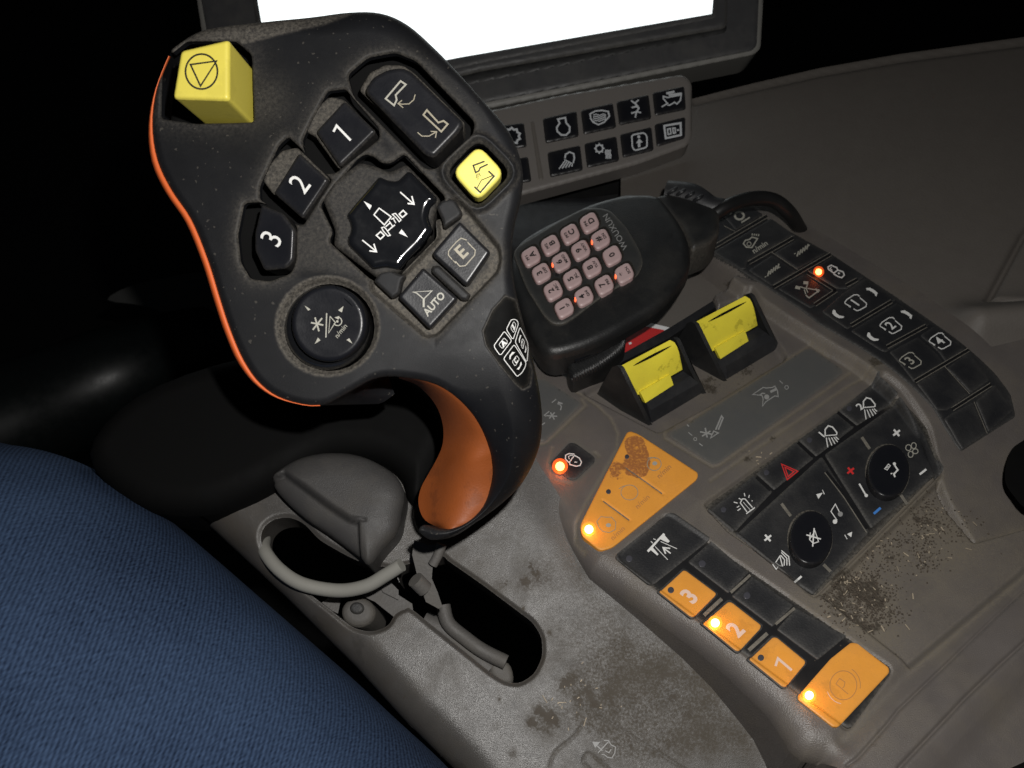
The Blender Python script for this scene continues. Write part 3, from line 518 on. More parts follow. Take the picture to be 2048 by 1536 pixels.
# ---- label film symbols
fs = dict(surf=hmac, top=.00025)
decal('separator_symbol', T, MT['grey'], con, lines=[(zH((845, 1165), (935, 1185)), 3), (zH((860, 1200), (925, 1160)), 3), (zH((885, 1135), (900, 1210)), 3), (zH((925, 1215), (950, 1160), (985, 1175)), 2.4, True), (zH((965, 1150), (1010, 1045), (1022, 1060), (985, 1150)), 3), (circ(*zH((808, 1222))[0], 3), 1.4, True), (zH((755, 1170), (785, 1195)), 1.6), (zH((745, 1110), (760, 1125)), 2.2), (zH((838, 1255), (865, 1275)), 2.2)], **fs)
decal('harvester_symbol', T, MT['grey'], con, lines=[(zH((1320, 885), (1248, 880), (1330, 825), (1355, 830), (1400, 825), (1420, 815), (1440, 850), (1445, 895), (1420, 890), (1395, 905), (1350, 935), (1325, 968), (1330, 910)), 2.0, True), (zH((1305, 885), (1320, 870), (1345, 872)), 2.2), (zH((1385, 860), (1435, 835)), 5), (circ(*zH((1510, 825))[0], 3.6), 1.4, True), (zH((1455, 772), (1480, 795)), 1.6)], polys=[circ(*zH((1357, 898))[0], 5)], **fs)
decal('reel_symbol', T, MT['grey'], con, lines=[(zX((90, 1335), (240, 1345)), 2.6), (zX((130, 1375), (205, 1290)), 2.6), (zX((145, 1290), (200, 1390)), 2.6), (zX((130, 1275), (60, 1330), (85, 1345)), 2.0), (zX((285, 1260), (300, 1210), (270, 1170)), 2.2), (zX((250, 1180), (260, 1150), (315, 1170)), 3), (zX((165, 1155), (225, 1105)), 2), (zX((10, 1475), (70, 1435)), 2.2)], **fs)
# ---- yellow rocker switches
def rocker(c, nm='rocker_switch'):
    f = lambda x, y: (c[0]+x, c[1]+y)
    P3 = lambda x, y, h: T.P(*f(x, y), h)
    t0 = -.004
    # black paddle body between two side fins
    body = solidpoly(nm, [[P3(4, -4, t0), P3(2, -30, .0015), P3(-8, -46, .0040), P3(-22, -56, .0040), P3(-40, -60, 0), P3(-40, -20, t0)],
                          [P3(104, -64, t0), P3(98, -84, .0015), P3(80, -98, .0040), P3(66, -108, .0040), P3(50, -112, 0), P3(50, -70, t0)]], MT['pad'], con, angle=30)
    for e, (dx, dy) in enumerate(((0, 0), (106, -58))):
        q = [(-3, 1, t0), (-5, -2, t0+.001), (-30, -52, .008), (-53, -100, .0175), (-60, -114, .0195), (-67, -119, .020), (-76, -116, .0190), (-92, -88, .010), (-106, -62, t0), (-60, -30, t0)] if e == 0 else [(-1, -4, t0), (-3, -8, t0+.001), (-28, -54, .008), (-48, -100, .0175), (-54, -112, .0195), (-60, -117, .020), (-68, -114, .0190), (-80, -88, .010), (-92, -60, t0), (-50, -30, t0)]
        A = [P3(dx+x, dy+y, h) for x, y, h in q]; Bt = [p+np.array([.0018, .0005, 0]) for p in A]
        solidpoly('side_fin', [A, Bt], MT['mic'], body, angle=30)
    # yellow cover: profile swept sideways
    L_ = [(-28, -58, .0062), (-34, -74, .0100), (-41, -92, .0142), (-46, -104, .0172), (-52, -112, .0188), (-61, -117, .0196), (-63, -112, .0178), (-56, -96, .0120), (-42, -68, .0050)]
    R_ = [(65, -111, .0062), (62, -127, .0100), (58, -145, .0142), (54, -157, .0172), (49, -165, .0188), (40, -170, .0196), (38, -165, .0178), (42, -149, .0120), (52, -121, .0050)]
    rows = []
    for k in range(9):
        t = k/8; sag = .0012*math.sin(math.pi*t)
        rows.append([P3(a[0]*(1-t)+b_[0]*t, a[1]*(1-t)+b_[1]*t, a[2]*(1-t)+b_[2]*t-(sag if 3 <= i <= 6 else 0)) for i, (a, b_) in enumerate(zip(L_, R_))])
    cov = solidpoly('yellow_cover', rows, MT['yel2'], body, angle=70)
    tab = solidpoly('yellow_tab', [[P3(-9, -44, .0042), P3(-20, -66, .0082), P3(-24, -66, .0070), P3(-14, -46, .003)], [P3(47, -80, .0042), P3(40, -101, .0082), P3(36, -101, .0070), P3(42, -80, .003)]], MT['yel2'], body, angle=30)
    # two dark slots in the ridge
    vs = []; fc = []
    for j, (h1, wd, a0, a1, off) in enumerate(((.0199, .0009, .1, .9, 7.2), (.0192, .0010, .16, .92, 4.5))):
        rr = []
        for k in range(13):
            t = a0+(a1-a0)*k/12; base = []
            i0 = 5 if j == 0 else 4; nx = 6 if j == 0 else 3
            sag = .0012*math.sin(math.pi*t)
            A = P3(*(L_[i0][q]*(1-t)+R_[i0][q]*t for q in (0, 1)), L_[i0][2]-sag); B = P3(*(L_[nx][q]*(1-t)+R_[nx][q]*t for q in (0, 1)), L_[nx][2]-sag)
            mid = A*.72+B*.28; dd = (B-A)/np.linalg.norm(B-A); w2 = wd*math.sin(math.pi*k/12)**.6*.55+.00005
            nrm = np.cross(dd, np.array([.83, .5, 0])); nrm = nrm/np.linalg.norm(nrm); nrm = nrm if nrm[2] > 0 else -nrm
            rr.append((mid-dd*w2+nrm*.0002, mid+dd*w2+nrm*.0002))
        b0 = len(vs)
        for p, q in rr: vs += [p, q]
        fc += [(b0+2*k, b0+2*k+1, b0+2*k+3, b0+2*k+2) for k in range(12)]
    mobj('grip_slot', vs, fc, MT['black'], cov)
    return body
rocker((1300, 850)); rocker((1450, 762))
# ---- bar behind the rockers
solidpoly('partition_bar', [[T.P(1150, 782, -.01), T.P(1150, 772, .004), T.P(1172, 748, .004), T.P(1180, 770, -.02)], [T.P(1340, 700, -.01), T.P(1335, 678, .004), T.P(1340, 655, .004), T.P(1350, 680, -.02)], [T.P(1440, 640, -.01), T.P(1430, 615, .004), T.P(1425, 602, .004), T.P(1440, 620, -.02)]], MT['pad'], con, angle=30)
# ================================================================== tray shell to the left of the armrest
nT = np.array([0.0, -0.35, 0.937]); T2 = Fr(T.P(1300, 1260, -.018), nT)
def uv2(poly, h=0.0, r=0):
    pl = np.array(rp(poly, r) if r else poly, float); U, V = T2.hit(pl[:, 0], pl[:, 1], h); return np.stack([U, V], 1)
base = empty('lever_tray', T2.P(900, 1300), 'scuffed grey tray with two slots under the control lever', 'tray')
slot1 = uv2(zM((455, 560), (470, 500), (520, 455), (600, 440), (680, 470), (760, 560), (900, 640), (1010, 690), (1130, 700), (1240, 900), (1150, 935), (1120, 1000), (1030, 1035), (930, 1010), (850, 945), (780, 890), (690, 820), (560, 720), (480, 640)), 0, r=16)
slot2 = uv2(zM((1180, 640), (1405, 640), (1440, 600), (1500, 690), (1880, 980), (1908, 1060), (1905, 1160), (1860, 1250), (1790, 1298), (1720, 1290), (1640, 1240), (1560, 1175), (1400, 1040), (1330, 985), (1280, 960), (1180, 880)), 0, r=16)
slot2 = uv2(zM((1150, 700), (1400, 640), (1420, 665), (1600, 790), (1860, 985), (1905, 1060), (1908, 1160), (1865, 1250), (1790, 1298), (1720, 1290), (1640, 1240), (1560, 1175), (1330, 990), (1250, 925), (1215, 905)), 0, r=14)
t_out = uv2([(330, 960), (380, 1022), (560, 1190), (700, 1330), (800, 1440), (905, 1545), (980, 1640), (1750, 1640), (1600, 1500), (1480, 1350), (1200, 1120), (1060, 900), (1000, 760), (700, 700), (500, 800)])
t_edge = uv2([(250, 940), (380, 1022), (560, 1190), (700, 1330), (800, 1440), (905, 1545), (980, 1640)])
g2 = [uv2(zN((1000, 1140), (1060, 1160), (1300, 1310), (1560, 1470), (1700, 1560))), uv2(zN((1110, 1520), (960, 1395), (920, 1410), (910, 1450), (960, 1500))), uv2(zN((680, 1480), (720, 1380), (840, 1280), (900, 1200)))]
g2 = [np.array(crv([tuple(x) for x in g], n=4)) for g in g2]
def htray(U, V, d):
    e = D(U, V, t_edge, .03); bb = np.clip(1-e/.014, 0, 1); h = -.014*(1-np.sqrt(np.maximum(0, 1-bb*bb)))
    s1 = sdf(U, V, slot1, margin=.02)[0]; s2 = sdf(U, V, slot2, margin=.02)[0]
    h = h-.0012*(1-sm(np.minimum(s1, s2)/.0015))
    for g in g2: h = h-.0003*np.exp(-(D(U, V, g, .02)/.0005)**2)
    h = h+.0016*np.exp(-(D(U, V, uv2([(1010, 985), (1100, 1110), (1240, 1235), (1400, 1360), (1560, 1500)]), .05)/.012)**2)
    return h
spots = [(zN((780, 920))[0], 16, 1.1), (zN((830, 890))[0], 14, 1), (zN((620, 1110))[0], 18, 1), (zN((560, 1180))[0], 14, 1), (zN((640, 1200))[0], 15, .8), (zN((340, 250))[0], 18, .6), (zN((520, 230))[0], 16, .7), (zN((430, 1390))[0], 9, 1), (zN((900, 1150))[0], 24, .6), (zN((1000, 800))[0], 60, .35), (zN((700, 260))[0], 45, .35),
         (zN((1500, 1000))[0], 90, .6), (zN((1100, 900))[0], 60, .6), (zN((950, 1000))[0], 40, .8), (zN((700, 1150))[0], 36, .8), (zN((600, 150))[0], 34, .7), (zN((1250, 1250))[0], 70, .6), (zN((860, 560))[0], 50, .55), (zN((1200, 1000))[0], 50, .35), (zN((310, 1200))[0], 7, .8), (zN((500, 400))[0], 5, .9), (zN((680, 565))[0], 5, .9), (zN((335, 1020))[0], 5, .9)]
spots_uv = [(uv2([p])[0], r_*.00019, k) for p, r_, k in spots]
dk_uv = uv2([(1040, 980), (1100, 1150), (1170, 1290), (1130, 1400), (1180, 1560), (1640, 1560), (1500, 1360), (1240, 1180), (1060, 960)])
def soiltray(U, V):
    f = np.zeros(U.shape)
    for c, r_, k in spots_uv: f = np.maximum(f, min(1, k)*.6*np.exp(-(((U-c[0])**2+(V-c[1])**2)/(r_*r_))**1.5))
    return f
def dtray(U, V, d):
    f = np.zeros(U.shape)
    for c, r_, k in spots_uv: f += k*np.exp(-((U-c[0])**2+(V-c[1])**2)/(r_*r_))
    for g in g2: f += .7*np.exp(-(D(U, V, g, .02)/.0007)**2)
    f += .75*sm(-sdf(U, V, dk_uv, margin=.05)[0]/.014)
    return np.clip(f, 0, 1.1)*.8
grid('tray_shell', T2, (200, 660, 1760, 1680), 3, htray, MT['tray'], base, outline=t_out, holes=(slot1, slot2), skirt=.016, dustf=dtray, soilf=soiltray)
decal('lever_symbol', T2, MT['grey'], base, None, -.0, lines=[(zN((1010, 1385), (1085, 1305)), 1.8), (zN((1040, 1370), (975, 1310)), 2)], polys=[zN((970, 1308), (1025, 1312), (990, 1350))], lift=.0003)
decal('machine_symbol', T2, MT['grey'], base, None, 0, lines=[(zN((1050, 1300), (1080, 1300), (1100, 1330), (1130, 1345), (1125, 1385), (1105, 1420), (1075, 1415), (1050, 1395), (1035, 1395)), 1.8), (zN((1060, 1370), (1085, 1385), (1100, 1360)), 1.8)], lift=.0003)
# moulded hump beside the slot
def P2(x, y, h=0): return T2.P(x, y, h)
hump_top = zM((520, 250), (640, 160), (780, 118), (930, 122), (1060, 170), (1160, 240), (1200, 330), (1185, 430), (1165, 520), (1090, 610), (1020, 690), (960, 640), (800, 520), (680, 440), (560, 330))
A = np.array(crv(hump_top, closed=True, n=3)); Uh, Vh = T2.hit(A[:, 0], A[:, 1], .012); hump_uv = np.stack([Uh, Vh], 1)
low_uv = uv2(zM((595, 225), (830, 400), (930, 465), (985, 480), (985, 720), (900, 700), (560, 420), (480, 250)), .012)
rd = uv2(zM((595, 225), (830, 400), (930, 465), (1010, 478)), .012)
grid('hump_cover', T2, (400, 840, 900, 1200), 3, lambda U, V, d: .012+.006*np.sqrt(np.clip(1-(1-np.clip(d/.012, 0, 1))**2, 0, 1))-.0045*sm(-sdf(U, V, low_uv, margin=.05)[0]/.0012)-.0012*np.exp(-(D(U, V, rd, .03)/.0005)**2)-.012*sm((V-uv2([(700, 925)], .012)[0][1])/.02),
     MT['hump'], base, outline=hump_uv, skirt=.045)
# pieces seen inside the slots
def blk(name, pts, h0, h1, m='metal', par=None): return solidpoly(name, [[P2(x, y, h0) for x, y in pts], [P2(x, y, h1) for x, y in pts]], MT[m], par or base, angle=30)
tube('guide_rod', [P2(*p, -.014) for p in zM((1400, 900), (1425, 990), (1510, 1065), (1600, 1130), (1720, 1190))], .0028, MT['metal'], base, n=14)
tube('guide_ledge', [P2(*p, -.020) for p in zM((1300, 985), (1400, 1030), (1520, 1130), (1640, 1230))], .0042, MT['metal'], base, n=14)
patch('end_stop', T2, crv(zM((1640, 1200), (1700, 1180), (1745, 1210), (1755, 1290), (1690, 1300), (1640, 1250)), closed=True, n=3), MT['metal'], base, None, top=-.016, bot=-.03, bevel=.002, raw=True, edust=.6)
blk('catch_plate', zM((985, 850), (1070, 780), (1240, 890), (1250, 960), (1150, 960), (1050, 880)), -.03, -.014, 'metal')
blk('catch_plate', zM((1060, 760), (1120, 770), (1170, 820), (1170, 870), (1090, 830)), -.03, -.012, 'metal')
blk('catch_plate', zM((770, 890), (830, 840), (880, 840), (860, 940), (820, 920)), -.03, -.016, 'metal')
patch('screw_boss', T2, circ(*zM((960, 930))[0], 34, 30), MT['metal'], base, None, top=-.012, bot=-.04, bevel=.003, raw=True, edust=.8); patch('screw', T2, circ(*zM((955, 910))[0], 14, 12), MT['pad'], base, None, top=-.010, bot=-.03, bevel=.001, raw=True)
# grey hose looping out of the slot
hs = empty('hose', P2(640, 1160, 0), 'grey rubber hose end curling out of the slot beside the jeans', 'hose')
tube('hose_end', [P2(*p, h) for p, h in zip(zM((482, 560), (485, 620), (560, 715), (680, 790), (860, 822), (1000, 800), (1100, 745), (1185, 690)), (-.012, -.004, .0, .002, .003, .006, .009, .012))], .0026, MT['hose'], hs, n=14)

# ================================================================== side trim of the cab, right and behind
FT = Fr((0, 0, -0.035), (-.12, -.16, 1.0)); tr = empty('side_trim', FT.P(1700, 350), 'dim grey brown moulded side panel of the cab behind the armrest', 'trim panel')
def uvt(poly): A = np.array(poly, float); U, V = FT.hit(A[:, 0], A[:, 1], 0); return np.stack([U, V], 1)
tt = uvt([(1385, 197), (1390, 196), (1500, 168), (1640, 136), (1800, 108), (2048, 74), (2300, 45), (2300, 1100), (1000, 1100), (1000, 560), (1240, 480), (1242, 340), (1330, 260)])
ln1 = uvt([(2090, 420), (2048, 470), (1975, 606), (2048, 612), (2200, 612)]); top_l = uvt([(1390, 204), (1500, 178), (1640, 147), (1800, 119), (2048, 86), (2300, 55)]); swell = uvt([(1950, 660), (2200, 640)])
ln2 = uvt([(1975, 612), (1925, 660), (1880, 700)])
grid('trim_shell', FT, (980, 30, 2320, 1120), 5, lambda U, V, d: -.004*np.exp(-(D(U, V, ln1, .05)/.0016)**2)-.003*np.exp(-(D(U, V, top_l, .05)/.002)**2)-.03*sm(sdf(U, V, uvt([(1975, 612), (2300, 612), (2300, 100), (2090, 420)]), margin=.3)[0]/.001)*0+.014*np.exp(-(D(U, V, swell, .1)/.012)**2),
     MT['trim'], tr, outline=tt, skirt=.05)
solidpoly('dark_knob', [[T.P(x, y, h) for x, y in crv([(2026, 990), (2010, 960), (2016, 915), (2040, 885), (2130, 850), (2130, 1030), (2060, 1022)], closed=True, n=4)] for h in (-.004, .006)], MT['black'], tr, angle=40)

# ================================================================== monitor and key bar
FM = Fr(at(1000, 80, .52), -FW+RT*0.0)
mo = empty('monitor', FM.P(980, 60), 'large monitor with glowing white screen behind the lever', 'monitor')
def mp(name, poly, m, par, top, bot, **k): return patch(name, FM, poly, MT[m], par, None, top=top, bot=bot, step=6, edust=k.pop('edust', .3), **k)
fr_o = [(270, -520), (393, 0), (440, 190), (1000, 205)] ; rim_poly = [(255, -600), (393, 0), (438, 215), (960, 219), (1507, 110), (1523, 95), (1527, 0), (1545, -600)]
rimo = mp('outer_rim', [(255, -600), (393, 0), (440, 300), (960, 219), (1508, 108), (1522, 96), (1527, 0), (1545, -600)], 'rim', mo, .0, -.03, r=8, bevel=.001, edust=0)
fr1 = mp('bezel', [(263, -600), (402, 0), (452, 285), (960, 206), (1505, 100), (1514, 90), (1518, 0), (1536, -600)], 'frame', mo, .0012, -.0, r=6, bevel=.0006, edust=.1)
mp('groove', [(500, 262), (960, 164), (1448, 66), (1454, 58), (1454, 50), (960, 143), (500, 240)], 'fgroove', fr1, .0016, .0008, r=3, bevel=.0003, edust=0)
mp('inner_lip', [(480, -600), (505, 0), (536, 246), (960, 141), (1449, 55), (1455, 46), (1456, 0), (1460, -600)], 'frame', fr1, .0036, .001, r=6, bevel=.0016, edust=.9)
mp('inner_bezel', [(495, -600), (507, 0), (544, 220), (960, 126), (1428, 36), (1434, 30), (1436, 0), (1440, -600)], 'frame', fr1, .0042, .003, r=4, bevel=.0004, edust=.5)
mp('screen', [(505, -600), (515, 0), (548, 186), (920, 114), (1424, 27), (1426, 0), (1430, -600)], 'screen', mo, .0046, .004, r=2, bevel=.0001, edust=0)
FK = Fr(at(1200, 260, .47), -FW-DN*.25)
kbx = empty('key_bar', FK.P(1200, 260), 'grey brown bar with two rows of black symbol keys under the monitor', 'key bar')
def kp(name, poly, m, par, top, bot, **k): return patch(name, FK, poly, MT[m], par, None, top=top, bot=bot, step=k.pop('step', 3), edust=k.pop('edust', .3), **k)
kp('bar_body', zF((-200, 480), (60, 430), (700, 290), (1740, 112), (1812, 180), (1812, 640), (1780, 720), (1350, 880), (600, 1080), (0, 1240), (-200, 1260)), 'bar', kbx, 0, -.012, r=18, bevel=.0015, edust=.1, step=5)
kp('divider_rib', zF((430, 520), (460, 520), (545, 1020), (505, 1030)), 'trim', kbx, .0006, -.001, bevel=.0005)
bk = [((-60, 590), (375, 530), (400, 735), (-20, 790)), ((0, 900), (410, 820), (440, 1030), (20, 1090)), ((535, 495), (825, 430), (845, 645), (560, 705)), ((860, 425), (1135, 362), (1165, 570), (885, 630)), ((1165, 352), (1440, 290), (1465, 495), (1190, 550)), ((1472, 275), (1745, 218), (1760, 415), (1495, 470)),
      ((575, 785), (855, 722), (880, 935), (600, 995)), ((890, 710), (1165, 645), (1190, 855), (915, 915)), ((1195, 632), (1465, 565), (1485, 765), (1220, 828)), ((1490, 545), (1755, 480), (1752, 660), (1510, 735))]
bks = [kp('key', zF(*p), 'keyb', kbx, .0012, -.001, r=5, bevel=.0007) for p in bk]
kd = dict(surf=None, top=.0012, lift=.0003)
sy = MT['grey']; syw = mat('soft_white_print', (0.5, 0.52, 0.54), .5)
gp = [(zF((270+75*math.cos(a)*(1.0 if i % 2 else .8), 650+72*math.sin(a)*(1.0 if i % 2 else .8)))[0]) for i, a in enumerate(np.linspace(0, 2*math.pi, 20, endpoint=False))]
decal('gear_symbol', FK, syw, bks[0], lines=[(gp, 4, True)], **kd)
decal('engine_symbol', FK, syw, bks[2], lines=[(zF((665, 505), (728, 492), (735, 535), (765, 570), (765, 610), (735, 640), (695, 640), (660, 610), (655, 575), (680, 540)), 3.4, True)], **kd)
decal('drum_symbol', FK, syw, bks[3], lines=[(zF((940, 460), (985, 435), (1040, 430), (1095, 440), (1105, 480), (1060, 530), (1010, 552), (965, 530), (945, 500)), 3, True), (zF((1093, 435), (1097, 460)), 3)] + [(zF((965, 470+i*18), (990, 462+i*18), (1020, 474+i*16), (1050, 460+i*16), (1075, 468+i*12)), 2) for i in range(4)], **kd)
decal('flow_symbol', FK, syw, bks[4], lines=[(zF((1290, 345), (1320, 370), (1355, 340)), 3), (zF((1322, 365), (1345, 395), (1295, 405)), 3.4), (zF((1325, 390), (1355, 410), (1340, 440), (1290, 455)), 3.4), (zF((1335, 440), (1375, 450)), 3), (zF((1335, 445), (1325, 492)), 3)], **kd)
decal('harvester_symbol', FK, syw, bks[5], lines=[(zF((1550, 400), (1600, 370), (1565, 330), (1565, 310), (1600, 320), (1700, 300), (1718, 290), (1710, 345), (1680, 375), (1660, 360), (1620, 385), (1600, 385)), 2.8), (zF((1590, 285), (1660, 270)), 4.5), (zF((1610, 300), (1720, 285)), 4)], **kd)
decal('lamp_symbol', FK, syw, bks[6], lines=[(zF((725, 840), (730, 805), (765, 785), (800, 800), (805, 840), (795, 880)), 3), (zF((720, 850), (790, 885)), 2)] + [(zF((725+i*16, 860+i*7), (675+i*27, 930-i*5)), 2.4) for i in range(5)], **kd)
decal('heat_symbol', FK, syw, bks[7], lines=[(circ(*zF((1018, 755))[0], 7), 3.2, True)] + [(zF((1018+32*math.cos(a), 755+34*math.sin(a)), (1018+44*math.cos(a), 755+46*math.sin(a))), 2.4) for a in np.linspace(0, 2*math.pi, 8, endpoint=False)] + [(zF((1075+i*13, 765), (1070+i*13, 790), (1078+i*13, 815), (1075+i*13, 842)), 2.2) for i in range(4)], **kd)
decal('seat_symbol', FK, syw, bks[8], lines=[(rp(zF((1295, 640), (1400, 620), (1425, 650), (1425, 745), (1320, 772), (1300, 745)), 5), 3, True), (zF((1358, 745), (1358, 700)), 5)], polys=[zF((1330, 712), (1358, 670), (1390, 702)), circ(*zF((1355, 655))[0], 3)], **kd)
decal('counter_symbol', FK, syw, bks[9], lines=[(zF((1572, 562), (1712, 538), (1715, 640), (1585, 668)), 4, True), (zF((1600, 590), (1625, 585), (1630, 630), (1605, 635)), 2.6, True), (zF((1645, 582), (1665, 580), (1668, 622), (1650, 626)), 2.6, True), (zF((1680, 600), (1700, 596)), 3.4)], **kd)
# monitor and bar share a bracket behind
solidpoly('support_bracket', [[at(x, y, z) for x, y in ((1000, 330), (1240, 300), (1250, 385), (1000, 420))] for z in (.50, .56)], MT['black'], kbx, angle=30)

# ================================================================== handset
FH = Fr(T.P(1180, 540, .028), np.array([-.04, -.13, 1.0])); hd = empty('radio_microphone', FH.P(1180, 540), 'black hand microphone with pale pink number keys lying in the console bin', 'radio microphone')
def hp(name, poly, m, par, top, bot, **k): return patch(name, FH, poly, MT[m], par, None, top=top, bot=bot, edust=k.pop('edust', .2), **k)
body_px = [(1022, 560), (1026, 500), (1060, 466), (1130, 430), (1190, 402), (1255, 386), (1310, 386), (1332, 402), (1368, 455), (1382, 500), (1374, 548), (1330, 605), (1270, 645), (1200, 682), (1140, 702), (1098, 706), (1072, 684), (1048, 635)]
bd = patch('body', FH, crv(body_px, closed=True, n=4), MT['mic'], hd, None, top=.0, bot=-.0045, bevel=.0045, dome=.002, raw=True, edust=.0, step=3)
patch('lower_shell', FH, crv([(x-max(0, x-1210)*.35+2, y+10*min(1, max(0, (1230-x)/90))-max(0, x-1210)*.2*(y > 520)) for x, y in body_px], closed=True, n=4), MT['mic'], hd, None, top=-.0040, bot=-.0120, bevel=.004, raw=True, edust=0, step=4)
face = zG((100, 560), (130, 510), (420, 330), (640, 215), (740, 205), (850, 230), (980, 370), (1085, 560), (1100, 640), (1060, 730), (800, 880), (560, 1060), (480, 1105), (400, 1100), (330, 1030), (200, 820))
fc = hp('face_plate', face, 'micf', hd, .0026, .0008, r=10, bevel=.0005, edust=.6, dw=.0006, step=3)
rows = [[(237, 578), (388, 490), (538, 405), (688, 318)], [(318, 706), (470, 620), (620, 530), (773, 445)], [(408, 840), (557, 750), (707, 662), (862, 572)], [(493, 975), (645, 885), (800, 797), (955, 708)]]
labs = ['ABCD', '369#', '2580', '147*']; subs = [['PF1', 'PF2', 'PF3', 'PF4'], ['DEF', 'MNO', 'WXY', 'DN'], ['ABC', 'JKL', 'TUV', ''], ['SP', 'GHI', 'PRS', 'SCN']]
hot = {(1, 1), (1, 3), (3, 1), (3, 3), (1, 0)}
for i in range(4):
    for j in range(4):
        cx, cy = zG(rows[i][j])[0]
        well = hp('key_well', [(cx+19*a*1.0+8*b_, cy-11*a+17*b_) for a, b_ in ((-1, -1), (1, -1), (1, 1), (-1, 1))], 'black', fc, .0028, .002, r=13, bevel=.0001, step=3, edust=.3)
        ky = hp('key', [(cx+15.5*a+7*b_, cy-9*a+14.5*b_) for a, b_ in ((-1, -1), (1, -1), (1, 1), (-1, 1))], 'mkey', fc, .0046, .0024, r=11, bevel=.0008, step=2, edust=0)
        decal('lettering', FH, MT['mink'], ky, None, .0046, texts=[(labs[i][j], cx+(3.5 if subs[i][j] else 0)*(-1 if i else 1), cy-(2 if subs[i][j] else 0)*(-1 if i else 1), 122.5, 210, 9, .03)] + ([(subs[i][j], cx+(7 if i else -7), cy-(4.5 if i else -4.5), 122.5, 210, 4.4, .03)] if subs[i][j] else []), lift=.00025)
        if (i, j) in hot and (i, j) != (1, 0):
            patch('backlight', FH, circ(cx-15.5, cy+5.5, 3.6, 4.2, n=12), MT['ledk'], ky, None, top=.0042, bot=.0028, bevel=.0002, raw=True, step=1.5, edust=0)
decal('brand_lettering', FH, MT['grey'], fc, None, .0026, texts=[('WOUXUN', 1231, 463, 121, 213, 9.5, .0, 1.0)], lift=.0002)
hp('sensor_hole', circ(*zG((438, 722))[0], 4, n=12), 'groove', fc, .0029, .0024, raw=True, bevel=.0001, step=1.5, edust=0)
# clip / ribbed push-to-talk bar on its near side
pA = np.array(FH.hit(*zX((480, 560))[0], -.012)); pB = np.array(FH.hit(*zX((1130, 180))[0], -.012)); pdir = (pB-pA)/np.linalg.norm(pB-pA)
patch('ribbed_bar', FH, crv(zX((420, 480), (500, 560), (800, 420), (1100, 190), (1150, 120), (1200, 180), (1200, 300), (1150, 400), (900, 600), (560, 780), (440, 800), (380, 650)), closed=True, n=3), MT['mic'], hd, None, top=-.010, bot=-.03, bevel=.0025, raw=True, step=1.6, edust=0,
      extra=lambda U, V: .0008*np.cos(((U-pA[0])*pdir[0]+(V-pA[1])*pdir[1])/.0013*2*math.pi)*sm((-(U-pA[0])*-pdir[1]-(V-pA[1])*pdir[0]-.0012)/.001))
tube('bar_edge', [FH.P(*p, -.0075) for p in zX((480, 570), (700, 470), (900, 340), (1130, 180))], .0011, MT['gloss'], hd)
blk2 = hp('clip_tab', zX((780, 215), (900, 160), (950, 210), (830, 275)), 'pad', hd, -.006, -.01, r=2)
hp('connector_block', [(1305, 392), (1335, 384), (1400, 396), (1440, 420), (1440, 460), (1420, 482), (1385, 496), (1362, 450)], 'mic', hd, -.004, -.02, r=8, bevel=.003, edust=.5)
tube('cord', [FH.P(1415, 440, -.010), FH.P(1450, 415, -.006), FH.P(1500, 398, -.008), FH.P(1545, 400, -.012), FH.P(1578, 425, -.02), FH.P(1600, 460, -.035)], .0038, MT['cable'], hd, n=14)
tube('cable_boot', [FH.P(1335, 392, -.010), FH.P(1380, 396, -.008), FH.P(1420, 415, -.008), FH.P(1450, 415, -.007)], [.008, .0075, .006, .0045], MT['pad'], hd, n=16)
for i, (x, y) in enumerate(((1350, 382), (1368, 385), (1386, 390), (1402, 397))):
    tube('strain_relief_rib', [FH.P(x-14, y+5, -.004), FH.P(x-3, y-2, -.0012), FH.P(x+8, y-8, -.004)], .0010, MT['pad'], hd)
# card lying in the bin
cd_ = empty('card', T.P(1290, 665, -.012), 'red card with a white border partly hidden under the microphone', 'card')
def flat(name, pts, h0, h1, m): return solidpoly(name, [[T.P(x, y, h0) for x, y in pts], [T.P(x, y, h1) for x, y in pts]], MT[m], cd_, smooth=False)
flat('card_sheet', zG((900, 1330), (900, 1150), (1035, 1080), (1060, 1075), (1300, 1132), (1300, 1300), (1050, 1400)), -.0125, -.0120, 'wcard'); flat('red_print', zG((890, 1330), (900, 1180), (1022, 1108), (1260, 1152), (1290, 1300), (1050, 1390)), -.0119, -.0117, 'redc')
decal('card_lettering', T, MT['wcard'], cd_, None, -.0117, lines=[(zG((990, 1258), (1010, 1250)), 4)], lift=.0002)
fl2 = mobj('bin_floor', [T.P(x, y, -.0205) for x, y in ((850, 850), (1500, 760), (1640, 560), (1400, 330), (850, 330))], [(0, 1, 2, 3, 4)], MT['pad'], con, smooth=False)

# ================================================================== straw chaff and soil lying in the recess
rng = random.Random(3); V = []; Fq = []
def sliver(x, y, L, wd, surf, fr, th):
    a = rng.uniform(0, math.pi); c = np.array(fr.solve(np.array([x]), np.array([y]), surf, .0004)); u0, v0, h0 = c[0][0], c[1][0], float(np.ravel(c[2])[0])
    dx, dy = math.cos(a), math.sin(a); b0 = len(V); tl = rng.uniform(-.2, .2)
    for s, t, k in ((-1, -1, 0), (1, -1, 0), (1, 1, 0), (-1, 1, 0), (-1, -1, 1), (1, -1, 1), (1, 1, 1), (-1, 1, 1)):
        u = u0+dx*s*L/2-dy*t*wd/2; v = v0+dy*s*L/2+dx*t*wd/2; V.append(fr.o+fr.u*u+fr.v*v+fr.n*(h0+k*th+s*tl*L/2*.5))
    Fq.extend([tuple(b0+i for i in f) for f in ((3, 2, 1, 0), (4, 5, 6, 7), (0, 1, 5, 4), (1, 2, 6, 5), (2, 3, 7, 6), (3, 0, 4, 7))])
